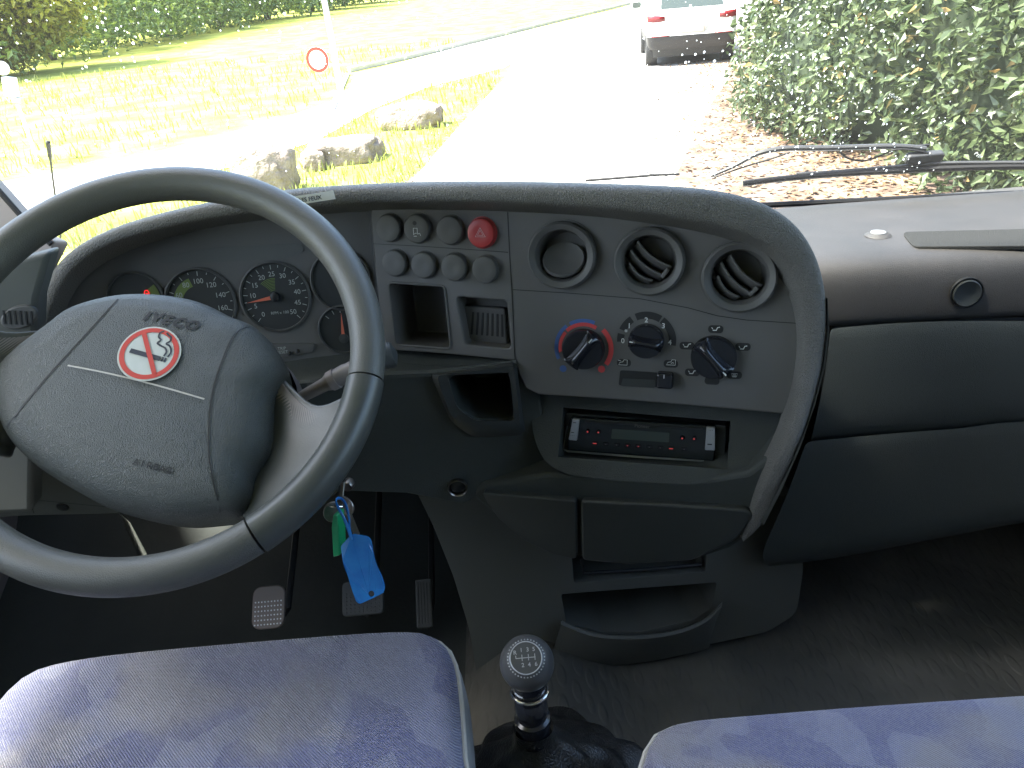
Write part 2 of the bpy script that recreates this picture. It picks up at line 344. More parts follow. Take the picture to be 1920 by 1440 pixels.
        if cut:
            tmp = []
            for c in cut:
                cm = bpy.data.meshes.new('c'); cm.from_pydata([q-o for q in c.v], [], c.f)
                bm = bmesh.new(); bm.from_mesh(cm); bmesh.ops.recalc_face_normals(bm, faces=bm.faces); bm.to_mesh(cm); bm.free()
                co = bpy.data.objects.new('c', cm); COL.objects.link(co); co.location = o; tmp.append(co)
                md = ob.modifiers.new('b', 'BOOLEAN'); md.operation = 'DIFFERENCE'; md.object = co; md.solver = 'EXACT'
            bpy.context.view_layer.update()
            nm = bpy.data.meshes.new_from_object(ob.evaluated_get(bpy.context.evaluated_depsgraph_get()))
            ob.modifiers.clear(); ob.data = nm; me = nm
            for c in tmp: bpy.data.objects.remove(c)
        if solid: md = ob.modifiers.new('s', 'SOLIDIFY'); md.thickness = solid; md.offset = -1
        if bevel: md = ob.modifiers.new('bv', 'BEVEL'); md.width = bevel; md.segments = 3; md.limit_method = 'ANGLE'; md.angle_limit = R(40); md.harden_normals = False
        if sub: md = ob.modifiers.new('ss', 'SUBSURF'); md.levels = sub; md.render_levels = sub
        if smooth:
            me.shade_smooth()
            if not sub: me.set_sharp_from_angle(angle=R(ang if not bevel else 60))
        return ob
def parent_loc(p):
    o = Vector((0, 0, 0))
    while p: o = o+p.location; p = p.parent
    return o
def thing(name, label, cat, loc, group=None):
    o = bpy.data.objects.new(name, None); COL.objects.link(o); o.location = loc; o.empty_display_size = .05
    o['label'] = label; o['category'] = cat
    if group: o['group'] = group
    return o
def tag(o, label, cat, group=None):
    o['label'] = label; o['category'] = cat
    if group: o['group'] = group
    return o
def copy_tree(o, loc=None, label=None, group=None):
    c = o.copy(); COL.objects.link(c)
    if loc is not None: c.location = loc
    if label: c['label'] = label
    if group: c['group'] = group
    def rec(a, b):
        for ch in list(a.children):
            d = ch.copy(); COL.objects.link(d); d.parent = b; rec(ch, d)
    rec(o, c); return c
def circ(r_, n=40, sy=1): return [(r_*math.cos(2*math.pi*i/n), sy*r_*math.sin(2*math.pi*i/n)) for i in range(n)]
def rrect(hw, hh, r_, n=5, cx=0, cy=0):
    o = []
    for (sx, sy, a) in ((1, 1, 0), (-1, 1, 90), (-1, -1, 180), (1, -1, 270)):
        for i in range(n+1): t = R(a+90*i/n); o.append((cx+sx*(hw-r_)+r_*math.cos(t), cy+sy*(hh-r_)+r_*math.sin(t)))
    return o
def pxpoly(fr, pts, off=0, n=None):
    if n: pts = [tuple(q) for q in rs([Vector((a, b, 0)) for a, b in pts], n, True)]
    return [fr.uv(q[0], q[1], off) for q in pts]
def rndpoly(pts, r_=6, k=4):
    """round the corners of a pixel polygon"""
    P = [Vector(p) for p in pts]; n = len(P); out = []
    for i in range(n):
        a, b, c = P[i-1], P[i], P[(i+1) % n]; e, g = a-b, c-b; q = min(r_, e.length*.45, g.length*.45)
        s0, s1 = b+e.normalized()*q, b+g.normalized()*q
        for j in range(k+1): t = j/k; out.append(tuple((1-t)**2*s0+2*t*(1-t)*b+t*t*s1))
    return out
# ------------------------------------------------------------------ main planes of the dash
PB = Fr(dep(1055, 478, .90), 17, 12)                      # console face, turned to the driver
PA = Fr(PB.hit(703, 500), 0, 12)                          # instrument side
def S(x, y, off=0):
    a, b = PA.hit(x, y, off), PB.hit(x, y, off)
    return a if (a-CAM).length < (b-CAM).length else b
# =================================================================== DASHBOARD
dash = thing('dashboard', 'wide dark grey dashboard with padded hood, storage pockets and drawers, under the windscreen', 'dashboard', (0.1, .95, 1.5))
PC = Fr(PB.hit(1240, 740, -.035), 17, 30)
PD = Fr(PC.hit(1240, 905, -.004), 17, -6)
def S2(x, y, off):
    a = S(x, y, off)
    if x < 1200 or y < 700: return a
    k = min(1, (y-700)/190); k = k*k*(3-2*k)
    return a.lerp(PD.hit(x, y, off+.004), k)
O_ = [(30, 800), (40, 700), (52, 640), (62, 585), (82, 530), (118, 480), (180, 440), (270, 408), (400, 378), (550, 356), (700, 346), (850, 342), (1000, 343), (1150, 347), (1290, 353), (1385, 366), (1450, 388), (1500, 425), (1535, 480), (1552, 550), (1555, 620), (1546, 690), (1528, 760), (1500, 840), (1465, 920), (1432, 985), (1395, 1018)]
I_ = [(70, 800), (76, 700), (84, 640), (94, 590), (112, 545), (145, 498), (205, 460), (290, 434), (410, 410), (550, 394), (700, 384), (850, 381), (1000, 386), (1130, 395), (1255, 410), (1345, 428), (1410, 448), (1455, 474), (1484, 515), (1500, 565), (1505, 620), (1502, 680), (1490, 760), (1470, 830), (1436, 900), (1410, 965), (1390, 1008)]
J_ = [(100, 800), (102, 700), (108, 640), (118, 595), (135, 555), (165, 515), (220, 480), (300, 450), (410, 424), (550, 406), (700, 396), (850, 396), (1000, 401), (1120, 409), (1240, 425), (1325, 441), (1385, 462), (1425, 488), (1455, 525), (1475, 570), (1484, 620), (1484, 675), (1476, 740), (1454, 810), (1420, 880), (1396, 950), (1384, 1000)]
def hood_rows():
    n = len(O_); rows = [[] for _ in range(8)]
    for i in range(n):
        t = i/(n-1); top = max(0, min(1, 1-abs(t-.44)/.34)); top = top*top*(3-2*top)
        lowr = max(0, min(1, (t-.80)/.2))
        e_ = max(0, min(1, (n-1-i)/3.5)); o1 = (.010+.060*top)*e_; o2 = (.016+.059*top)*e_
        ox, oy = O_[i]; ix, iy = I_[i]; jx, jy = J_[i]
        cr = S2(ox, oy, o1)
        rows[0].append(cr+Vector((0, .20, -.075)))
        rows[1].append(cr+Vector((0, .09, -.022)))
        rows[2].append(cr+Vector((0, .022, -.003)))
        rows[3].append(cr)
        rows[4].append(S2(ox*.72+ix*.28, oy*.72+iy*.28, o2+.002))
        rows[5].append(S2(ox*.15+ix*.85, oy*.15+iy*.85, o2))
        rows[6].append(S2(ix, iy, o2*.86))
        rows[7].append(S2(jx, jy, -.012))
    rows = [rs(r_, 70) for r_ in rows]
    return rows
hb = MB().grid(hood_rows()); hood = hb.build('hood', 'grain', dash, sub=2)
# label strip on the hood
# --- instrument side
clus = thing('instrument_cluster', 'instrument cluster with round speedometer and rev counter behind the steering wheel', 'instrument cluster', PA.hit(420, 560))
cp = [(70, 800), (85, 620), (112, 540), (160, 480), (240, 440), (400, 405), (550, 392), (700, 384), (712, 520), (722, 655), (560, 700), (300, 760)]
OFFA = -.022
FA = Fr(PA.p(0, 0, OFFA), uvn=(PA.u, PA.v, PA.n))
mb = MB().slab(FA, [FA.uv(*q) for q in cp], -.02, 0)
mb.build('panel', 'face', clus, bevel=.001)
# display slot
mb = MB().slab(FA, [FA.uv(*q) for q in rndpoly([(292, 482), (400, 464), (566, 456), (571, 472), (540, 484), (400, 492), (302, 494)], 8)], -.004, .0012); mb.build('display_window', 'ventin', clus)
def dial(cx, cy, rr, kind):
    f = FA.at(cx, cy); g = thing0('gauge', clus, f.o)
    MB().lathe(f, [(rr*1.05, .000), (rr*1.05, .0035), (rr*1.0, .005), (rr*.97, .002), (rr*.97, .0008)], 56).build('bezel', 'vent', g)
    d = MB().disc(f, rr*.98, .001, 48); d.build('dial_face', 'dial', g)
    pr = MB(); off = .0016
    def tick(a, r0, r1, wd, mi=0): pr.ribbon(f, [(r0*math.cos(R(a)), r0*math.sin(R(a))), (r1*math.cos(R(a)), r1*math.sin(R(a)))], wd, off, mi)
    if kind == 'tach':
        for i in range(21):
            a = 228-i*(276/20); tick(a, rr*(.80 if i % 2 == 0 else .86), rr*.93, rr*.018)
        for i in range(11):
            a = 228-i*27.6; pr.text(Fr(f.p(rr*.66*math.cos(R(a)), rr*.66*math.sin(R(a))), uvn=(f.u, f.v, f.n)), str(i*5), rr*.20, off)
        pr.text(Fr(f.p(rr*.05, -rr*.48), uvn=(f.u, f.v, f.n)), 'RPM x 100', rr*.12, off)
        for k in range(9): pr.arc(f, rr*(.20+.042*k), rr*.018, 82, 128+(k-4)*1.0, off, 12, 1)
        nd = MB(); a = 187
        nd.slab(f, [(rr*.12*math.cos(R(a+40)), rr*.05), (rr*.86*math.cos(R(a)), rr*.86*math.sin(R(a))), (rr*.12*math.cos(R(a-40)), -rr*.07)], .004, .0048); nd.build('needle', 'orange', g)
        MB().lathe(f, [(rr*.13, .001), (rr*.13, .0065), (rr*.08, .0075), (0, .0075)], 24).build('needle_cap', 'black', g)
    if kind == 'speed':
        for i in range(17):
            a = 258-i*17.25; tick(a, rr*(.80 if i % 2 == 0 else .87), rr*.93, rr*.02)
        for i in range(9):
            a = 258-i*34.5
            pr.text(Fr(f.p(rr*.64*math.cos(R(a)), rr*.64*math.sin(R(a))), uvn=(f.u, f.v, f.n)), str(i*20), rr*.21, off)
        pr.arc(f, rr*.64, rr*.26, 105, 175, off-.0002, 16, 2)
    if kind == 'fuel':
        for a in (45, 68, 90, 112, 135): tick(a, rr*.72, rr*.9, rr*.03)
        nd = MB(); a = 86
        nd.slab(f, [(-rr*.07, -rr*.25), (rr*.07, -rr*.25), (rr*.72*math.cos(R(a)), rr*.72*math.sin(R(a)))], .004, .0048); nd.build('needle', 'orange', g)
        MB().lathe(Fr(f.p(0, -rr*.38), uvn=(f.u, f.v, f.n)), [(rr*.2, .001), (rr*.2, .005), (0, .006)], 24).build('needle_cap', 'dark', g)
    if kind == 'temp':
        pr.arc(f, rr*.55, rr*.7, -25, 35, off-.0002, 12, 2)
    if pr.f: pr.build('printed_scale', ['dialp', 'green', 'green'], g, smooth=False)
    return g
def thing0(name, parent, loc):
    o = bpy.data.objects.new(name, None); COL.objects.link(o); o.parent = parent; o.location = Vector(loc)-parent_loc(parent); o.empty_display_size = .02; return o
def pxr(f, px): return px/FPX*((f.o-CAM).dot(Fv))
fa = FA.at(517, 556); TR = pxr(fa, 64)
dial(517, 556, TR, 'tach'); dial(377, 568, TR, 'speed'); dial(643, 617, TR*.70, 'fuel'); dial(640, 525, TR*.86, 'empty'); dial(256, 562, TR*.80, 'temp')
# red battery warning lamp
f = FA.at(277, 551); k = pxr(f, 1)
mb = MB(); mb.ribbon(f, [(-4*k, -7*k), (4*k, -7*k), (4*k, 4*k), (2*k, 7*k), (-2*k, 7*k), (-4*k, 4*k)], 1.5*k, .0025, closed=True); mb.ribbon(f, [(0, -4*k), (0, 2*k)], 3.2*k, .0025)
mb.build('warning_lamp', 'lamp', clus, smooth=False)
# trip reset tray
mb = MB().slab(FA, [FA.uv(*q) for q in rndpoly([(505, 643), (591, 643), (590, 658), (512, 676)], 4)], 0, .004)
mb.build('trip_reset_panel', 'vent', clus, bevel=.0008)
f = FA.at(530, 652); mb = MB().text(f, 'TRIP', pxr(f, 8), .0045).text(FA.at(531, 659), 'RESET', pxr(f, 8), .0045); mb.build('trip_lettering', 'dialp', clus, smooth=False)
for q in ((545, 661), (560, 657)): MB().lathe(FA.at(*q), [(.0025, .003), (.0025, .008), (0, .009)], 14).build('trip_button', 'black', clus)
# --- console face (slab with openings)
facepoly = [(692, 376), (850, 374), (960, 376), (1120, 388), (1260, 402), (1370, 425), (1450, 462), (1500, 520), (1520, 620), (1514, 700), (1482, 778), (1380, 768), (1250, 757), (1120, 747), (1010, 740), (985, 728), (972, 700), (966, 676), (840, 664), (716, 655)]
vents = [(1055, 478, 65), (1218, 489, 66), (1386, 518, 69)]
cuts = []
def pocket(pts, depth, r_=8): c = MB(); p_ = [PB.uv(*q) for q in rndpoly(pts, r_)]; c.slab(PB, p_, -depth, .02); return c
cuts.append(pocket([(728, 529), (834, 536), (846, 654), (742, 646)], .075, 12))
cuts.append(pocket([(856, 556), (950, 564), (958, 654), (872, 646)], .034, 9))
for x, y, r_ in vents:
    fv = PB.at(x, y); rr = pxr(fv, r_); cuts.append(MB().slab(fv, circ(rr*.86, 40, .97), -.07, .02))
mb = MB().slab(PB, [PB.uv(*q) for q in facepoly], -.09, 0)
face = mb.build('centre_panel', 'face', dash, bevel=.0022, cut=cuts)
# pocket lip + speaker grille in the second pocket
def lip(pts, wd, name='pocket_rim', mt='vent', fr=PB, par=dash, off=0.0005):
    P = [fr.p(*fr.uv(*q), off) for q in rndpoly(pts, 9)]
    MB().tube(P, wd, 8, closed=True, upv=tuple(fr.n)).build(name, mt, par)
lip([(728, 529), (834, 536), (846, 654), (742, 646)], .0016)
gr = thing0('buzzer_grille', dash, PB.hit(912, 610))
mb = MB().slab(PB, [PB.uv(*q, -.026) for q in rndpoly([(868, 572), (948, 577), (953, 648), (876, 642)], 6)], -.034, -.022); mb.build('grille_plate', 'vent', gr, bevel=.002)
mb = MB()
for i in range(7):
    a = (887+i*9, 585+i*.8); b = (884+i*9.6, 627+i*.8); mb.slab(PB, [PB.uv(a[0]-1.8, a[1], -.021), PB.uv(a[0]+1.8, a[1], -.021), PB.uv(b[0]+1.8, b[1], -.021), PB.uv(b[0]-1.8, b[1], -.021)], -.0225, -.0212)
mb.build('grille_slots', 'engrave', gr, smooth=False)
# seams on the panel
mb = MB()
def seam(pts, fr, mb, wd=.0010, off=.0004): mb.ribbon(fr, [fr.uv(*q) for q in pts], wd, off)
seam([(692, 396), (700, 480), (708, 560), (716, 655)], PB, mb, .0016)
seam([(700, 457), (780, 461), (870, 467), (953, 473)], PB, mb)
seam([(952, 396), (956, 480), (961, 560), (966, 676)], PB, mb, .0014)
seam([(962, 543), (1060, 549), (1200, 560), (1290, 577), (1345, 592), (1400, 600), (1494, 606)], PB, mb, .0010)
mb.build('panel_seams', 'engrave', dash, smooth=False)
# --- push buttons
BT = [(732, 427, 25, 0), (785, 428, 26, 1), (846, 431, 26, 0), (905, 436, 27, 2), (743, 492, 24, 0), (797, 496, 24, 0), (854, 500, 25, 0), (912, 504, 25, 0)]
words = {0: 'blank round grey push button, %s', 1: 'round grey push button with a white symbol and a small lens', 2: 'round red hazard light button with a warning triangle'}
pos = ['first of the upper row', '', 'just left of the red hazard button', '', 'leftmost of the lower row', 'second of the lower row', 'third of the lower row', 'rightmost of the lower row']
for i, (x, y, r_, kd) in enumerate(BT):
    f = PB.at(x, y); rr = pxr(f, r_)
    t = thing('push_button', words[kd] % pos[i] if kd == 0 else words[kd], 'button', f.o, 'round push buttons left of the air vents')
    MB().lathe(f, [(rr*1.07, -.001), (rr*1.06, .0012), (rr*1.0, .0015), (rr*.985, .006), (rr*.93, .0085), (rr*.80, .0095), (rr*.4, .0088), (0, .0085)], 44, sy=1.04).build('cap', 'red' if kd == 2 else 'vent', t)
    if kd == 1:
        mb = MB().ribbon(f, [(-.003, -.007), (-.003, .001), (.002, .001), (.002, -.005), (-.001, -.005)], .0007, .0100, closed=True)
        mb.ribbon(f, [(.002, -.006), (.005, -.005), (.006, -.008)], .0007, .0100); mb.ribbon(f, [(-.003, -.0085), (.001, -.0085)], .0007, .0100); mb.build('symbol', 'whitep', t, smooth=False)
        MB().disc(Fr(f.p(-.001, .007), uvn=(f.u, f.v, f.n)), .0026, .0096).build('lens', 'engrave', t)
    if kd == 2:
        mb = MB()
        for q in (.0062, .0034): mb.ribbon(f, [(-q, -q*.65), (q, -q*.65), (0, q*1.05)], .0006, .0100, closed=True)
        mb.build('symbol', 'whitep', t, smooth=False)
# --- air vents
for i, (x, y, r_) in enumerate(vents):
    f = PB.at(x, y); rr = pxr(f, r_)
    t = thing('air_vent', ['round air vent with its flap tilted open, next to the red button', 'middle round air vent with two curved vanes', 'rightmost round air vent with slanted vanes, at the corner of the hood'][i], 'air vent', f.o, 'round dashboard air vents')
    MB().lathe(f, [(rr*1.05, -.001), (rr*1.05, .001), (rr*1.0, .001), (rr*.985, .010), (rr*.93, .0125), (rr*.78, .009), (rr*.73, .004), (rr*.71, -.016), (rr*.6, -.022), (0, -.022)], 64, sy=.97).build('bezel', 'vent', t)
    ri = rr*.70
    if i == 0:
        # flap: a disc tilted about its lower edge
        g = Fr(f.p(0, -ri*.22, -.006), 17-3, 12+38)
        MB().lathe(g, [(ri*.88, -.0025), (ri*.90, .0005), (ri*.84, .003), (ri*.7, .001), (0, -.001)], 48, sy=.92).build('flap', 'vent', t)
    else:
        mb = MB(); rot = -28-8*i
        for kk, (cy, hl) in enumerate(((.34, .86), (-.18, .90), (-.62, .62))):
            rows = []
            for a in range(13):
                s_ = -1+2*a/12; cx = s_*ri*hl*.97; yy = ri*(cy+.16*s_*s_-.10); row = []
                for b in range(5): q = b/4; row.append(f.rot(rot).p(cx, yy-ri*.40*q+ri*.05*math.sin(q*3), .003-.015*q))
                rows.append(row)
            mb.grid(rows)
        mb.build('vanes', 'vent', t, solid=.0022)
        MB().box(f.rot(rot+90).at(x, y) if 0 else Fr(f.rot(rot).p(ri*.80, -ri*.02, 0), uvn=f.rot(rot+90).u and (f.rot(rot+90).u, f.rot(rot+90).v, f.n)), ri*.22, .0022, -.012, .004).build('thumb_tab', 'vent', t, bevel=.001)
# --- heater controls
heat = thing('heater_print', 'printed coloured arcs, numbers and air flow symbols around the heater knobs', 'markings', PB.hit(1220, 660))
hm = MB()
k1 = PB.at(1095, 653); q1 = pxr(k1, 1)
def arcpx(f, r_, wd, a0, a1, mi, off=.0006): hm.arc(f, r_*q1, wd*q1, a0, a1, off, 26, mi)
arcpx(k1, 52, 6, 172, 192, 1); arcpx(k1, 47, 3, 140, 192, 0)
arcpx(k1, 53, 7, 68, 120, 1); arcpx(k1, 53, 7, 128, 205, 1)
arcpx(k1, 46, 7, 60, 135, 0, .0008); arcpx(k1, 51, 9, -35, 46, 0); arcpx(k1, 44, 3, 140, 190, 0)
for (x, y, mi) in ((1056, 691, 1), (1128, 692, 0)): hm.disc(Fr(PB.hit(x, y), uvn=(PB.u, PB.v, PB.n)), 7*q1, .0006, 8, mi)
k2 = PB.at(1212, 638)
for a0, a1 in ((170, 182), (128, 155), (62, 112), (-6, 52)): hm.arc(k2, 47*q1, 13*q1, a0-3, a1+3, .0006, 16, 2)
for s_, x, y in (('0', 1168, 639), ('1', 1180, 611), ('2', 1212, 600), ('3', 1244, 611), ('4', 1256, 642)): hm.text(PB.at(x, y), s_, 13*q1, .0010, mi=3, bold=.00015)
for a in range(4): hm.ribbon(PB.at(1174, 620), [(-3*q1*math.cos(R(a*45)), -3*q1*math.sin(R(a*45))), (3*q1*math.cos(R(a*45)), 3*q1*math.sin(R(a*45)))], 1.0*q1, .0010, 3)
for (x, y) in ((1342, 617), (1288, 648), (1393, 650), (1298, 698), (1377, 703), (1335, 714), (1170, 680), (1258, 682)): hm.slab(PB.at(x, y), rrect(13*q1, 7*q1, 6*q1), .0002, .0006, 2)
def figure(x, y, vis=True, shield=False):
    f = PB.at(x, y)
    if shield:
        hm.ribbon(f, [(-5*q1, 3*q1), (5*q1, 3*q1), (3.5*q1, -3*q1), (-3.5*q1, -3*q1)], .9*q1, .0010, 3, closed=True)
        for d in (-2, 0, 2): hm.ribbon(f, [(d*q1, -4*q1), (d*q1, 2*q1)], .9*q1, .0010, 3)
    if vis: hm.ribbon(f, [(7*q1, 4*q1), (3*q1, 3*q1), (1*q1, -2*q1), (-5*q1, -2*q1)], 1.8*q1, .0010, 3); hm.ribbon(f, [(-7*q1, 3*q1), (-5*q1, 0)], 1.2*q1, .0010, 3)
figure(1342, 617); figure(1288, 648); figure(1393, 652); figure(1298, 698); figure(1377, 703, False, True)
for x in (1168, 1258):
    f = PB.at(x, 680); hm.ribbon(f, [(-8*q1, -4*q1), (-5*q1, 1*q1), (0, 2*q1), (2*q1, 6*q1), (8*q1, 6*q1), (8*q1, -4*q1)], 1.0*q1, .0010, 3, closed=True)
    hm.ribbon(f, [(0, -1*q1), (4*q1, 1*q1), (5*q1, -1*q1)] if x > 1200 else [(-9*q1, 5*q1), (-4*q1, 4*q1)], 1.1*q1, .0010, 3)
hm.build('printed_marks', ['redp', 'bluep', 'engrave', 'whitep'], heat, smooth=False)
KN = [(1095, 653, 39, 52, 'round black temperature knob inside the red and blue arcs'), (1212, 638, 33, -8, 'small round black fan speed knob between numbers 0 to 4'), (1338, 668, 41.5, -48, 'large round black air direction knob, rightmost of the heater knobs')]
for x, y, r_, ang, lb in KN:
    f = PB.at(x, y); rr = pxr(f, r_)
    t = thing('control_knob', lb, 'knob', f.o, 'round heater control knobs')
    MB().lathe(f, [(rr*1.02, -.001), (rr*1.0, .003), (rr*.99, .010), (rr*.93, .0125), (0, .0125)], 48, sy=.96).build('knob_base', 'gloss', t)
    g = f.rot(ang+ (180 if ang > 0 else 0)) if 1 else f
    rows = []
    for i in range(17):
        s_ = -1+2*i/16; wv = math.sqrt(max(0, 1-s_*s_*.92)); row = []
        for (a, h) in ((-.44, .0115), (-.30, .017), (-.14, .0225), (0, .0232), (.14, .0225), (.30, .017), (.44, .0115)): row.append(g.p(rr*.93*s_, rr*a*(1.15-.45*wv), .011+(h-.011)*min(1, wv*1.25)))
        rows.append(row)
    MB().grid(rows).build('grip', 'gloss', t, sub=1)
    MB().box(Fr(g.p(-rr*.70, 0, 0), uvn=(g.u, g.v, g.n)), rr*.13, rr*.028, .0195, .0222).build('pointer_mark', 'whitep', t, smooth=False) if ang > 0 else MB().box(Fr(g.p(-rr*.72 if ang > -20 else rr*.74, 0, 0), uvn=(g.u, g.v, g.n)), rr*.13, rr*.028, .0190, .0218).build('pointer_mark', 'whitep', t, smooth=False)
# recirculation slider
t = thing('recirculation_slider', 'black sliding lever in its slot, below the fan speed knob', 'slider', PB.hit(1215, 710))
MB().slab(PB, [PB.uv(*q) for q in rndpoly([(1163, 694), (1262, 700), (1262, 727), (1160, 722)], 4)], .0002, .0008).build('slot', 'engrave', t)
MB().slab(PB, [PB.uv(*q) for q in rndpoly([(1168, 709), (1228, 712), (1228, 727), (1164, 723)], 3)], .0004, .0014).build('slot_floor', 'dark', t)
MB().slab(PB, [PB.uv(*q, .01) for q in rndpoly([(1231, 698), (1263, 700), (1262, 729), (1230, 727)], 7)], 0, .015).build('slider_grip', 'gloss', t, bevel=.003)
MB().box(Fr(PB.hit(1245, 706, .0155), uvn=(PB.u, PB.v, PB.n)), .0005, .0022, 0, .0008).build('pointer_mark', 'whitep', t, smooth=False)
# --- radio fascia (recessed, leans out at its foot)
PC = Fr(PB.hit(1240, 740, -.035), 17, 30)
cpoly = [(988, 700), (1010, 712), (1250, 740), (1485, 752), (1458, 800), (1434, 850), (1385, 890), (1300, 909), (1150, 901), (1060, 890), (1020, 866), (1000, 820)]
radcut = MB().slab(PC, [PC.uv(*q) for q in [(1056, 764), (1370, 790), (1364, 880), (1046, 857)]], -.045, .02)
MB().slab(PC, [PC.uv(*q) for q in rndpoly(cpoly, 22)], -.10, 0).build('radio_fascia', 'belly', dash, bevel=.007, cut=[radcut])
rad = thing('car_radio', 'black car radio with silver end keys, in its slot under the heater knobs', 'radio', PC.hit(1215, 820))
FR_ = Fr(PC.hit(1213, 822, -.022), 17, 12)
def fu(x, y, off=0): return FR_.uv(x, y, off)
MB().slab(FR_, [fu(*q) for q in rndpoly([(1060, 776), (1362, 800), (1358, 874), (1053, 846)], 3)], -.03, -.004).build('mounting_frame', 'dark', rad, bevel=.001)
MB().slab(FR_, [fu(*q) for q in rndpoly([(1070, 780), (1343, 797), (1340, 862), (1065, 842)], 5)], -.008, .006).build('front', 'radio', rad, bevel=.002)
MB().tube([FR_.p(*fu(*q), 0) for q in ((1063, 798), (1056, 842), (1064, 846), (1200, 857), (1320, 864))], .0013, 6).build('trim_edge', 'silver', rad)
for (a, b) in (([(1076, 781), (1089, 782), (1084, 822), (1068, 820)], 0), ([(1325, 796), (1341, 797), (1341, 840), (1322, 839)], 0)):
    MB().slab(FR_, [fu(*q) for q in rndpoly(a, 2)], .004, .0095).build('silver_key', 'silver', rad, bevel=.0012)
kr = pxr(FR_, 1)
for side in (0, 1):
    mb = MB(); xx = 1076 if side == 0 else 1333
    if side == 0: mb.box(FR_.at(1080, 788), 3*kr, .6*kr, .0096, .0099).box(FR_.at(1076, 806), 3*kr, .6*kr, .0096, .0099)
    else: mb.box(FR_.at(1331, 828), 4*kr, 1*kr, .0096, .0099)
    for x in (-3, 0, 3): mb.box(FR_.at(xx+x, 812 if side == 0 else 802), .5*kr, .5*kr, .0096, .0099)
    mb.build('key_print', 'engrave', rad, smooth=False)
FRs = Fr(FR_.hit(1204, 799, .006), uvn=(FR_.u, FR_.v, FR_.n))
MB().text(FRs, 'Pioneer', 9*kr, .0006, bold=.0001).build('lettering', 'vent', rad, smooth=False)
MB().slab(FR_, [fu(*q) for q in rndpoly([(1149, 801), (1256, 808), (1255, 826), (1147, 819)], 2)], .0055, .0066).build('display', 'lcd', rad)
MB().slab(FR_, [fu(*q) for q in rndpoly([(1098, 785), (1318, 799), (1318, 803), (1098, 789)], 1)], .0055, .0063).build('disc_slot', 'engrave', rad)
for i, (x, y) in enumerate(((1104, 805), (1124, 806), (1280, 817), (1302, 818))):
    MB().lathe(FR_.at(x, y), [(4.2*kr, .005), (4.2*kr, .0075), (2.5*kr, .0092), (0, .0094)], 20).build('round_key', 'gloss', rad)
    MB().disc(Fr(FR_.p(*fu(x, y), 0), uvn=(FR_.u, FR_.v, FR_.n)), 1.5*kr, .0097, 10).build('key_light', 'lampd', rad)
for i in range(9):
    x, y = 1117+i*20.3+(4 if i > 7 else 0), 827.5+i*1.35
    MB().slab(FR_.at(x, y), rrect(5.5*kr, 3*kr, 1.5*kr), .0055, .0078).build('preset_key', 'gloss', rad, bevel=.0004)
    MB().box(FR_.at(x, y), (3.6 if i in (0, 7) else 1.2)*kr, .7*kr, .0078, .0082).build('key_light', 'lampd' if i in (0, 3, 4, 7) else 'dark', rad, smooth=False)
# --- belly with the two drawers
PD = Fr(PC.hit(1240, 905, -.004), 17, -6)
bp_ = [(884, 925), (900, 908), (960, 902), (1020, 890), (1060, 892), (1150, 898), (1300, 904), (1400, 888), (1460, 845), (1480, 860), (1462, 925), (1430, 985), (1370, 1030), (1300, 1052), (1180, 1058), (1085, 1045), (1000, 1018), (930, 968), (895, 940)]
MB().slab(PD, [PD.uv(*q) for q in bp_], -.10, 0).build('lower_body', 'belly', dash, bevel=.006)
for nm, pts, lb in (('drawer', [(905, 916), (1083, 931), (1084, 1041), (1040, 1032), (985, 1005), (935, 962)], 'small curved ash tray flap below the radio'), ('drawer', [(1091, 931), (1250, 938), (1398, 947), (1414, 958), (1380, 1004), (1300, 1042), (1180, 1050), (1093, 1042)], 'wide curved drawer below the radio')):
    o = MB().slab(PD, [PD.uv(*q) for q in rndpoly(pts, 10)], -.01, .009).build(nm, 'dark', dash, bevel=.003); o['label'] = lb
# --- ledge and lower body beside the column
PE = Fr(PB.hit(968, 680, .004), 0, 0)
e0 = [(300, 760), (420, 742), (545, 721), (700, 703), (810, 698), (900, 688), (968, 679)]
back = [PA.hit(x, y, -.03) for x, y in ((280, 700), (420, 685), (560, 672), (720, 655), (820, 662), (900, 670), (968, 676))]
front = [PE.hit(x, y) for x, y in e0]
mb = MB().grid([rs(back, 30), [a*.5+b*.5 for a, b in zip(rs(back, 30), rs(front, 30))], [q+Vector((0, .004, .0015)) for q in rs(front, 30)], [q+Vector((0, 0, -.001)) for q in rs(front, 30)], [q+Vector((0, -.0005, -.006)) for q in rs(front, 30)]])
mb.build('ledge', 'belly', dash)
epoly = [(250, 765), (420, 742), (545, 722), (700, 704), (810, 699), (968, 680), (990, 700), (1012, 740), (1030, 880), (1000, 905), (900, 930), (868, 946), (760, 925), (640, 921), (560, 935), (250, 960)]
pcut = MB().slab(PE, [PE.uv(*q) for q in rndpoly([(838, 704), (955, 698), (965, 789), (890, 789), (857, 765)], 10)], -.12, .03)
scut = MB().slab(PE.at(858, 915), circ(pxr(PE.at(858, 915), 15), 28), -.05, .02)
MB().slab(PE, [PE.uv(*q, -.004) for q in epoly], -.13, -.004).build('lower_panel', 'belly', dash, bevel=.003, cut=[pcut, scut])
ring = [(806, 702), (968, 678), (985, 816), (885, 820), (845, 790), (830, 755)]
hole = [(838, 704), (955, 698), (965, 789), (890, 789), (857, 765)]
A_ = rs([PE.hit(*q, 0) for q in rndpoly(ring, 14)], 60, True); B_ = rs([PE.hit(*q, .010) for q in rndpoly([(818, 704), (964, 686), (976, 806), (885, 808), (845, 780)], 12)], 60, True)
C_ = rs([PE.hit(*q, .009) for q in rndpoly(hole, 9)], 60, True); D_ = rs([PE.hit(*q, -.02) for q in rndpoly(hole, 9)], 60, True)
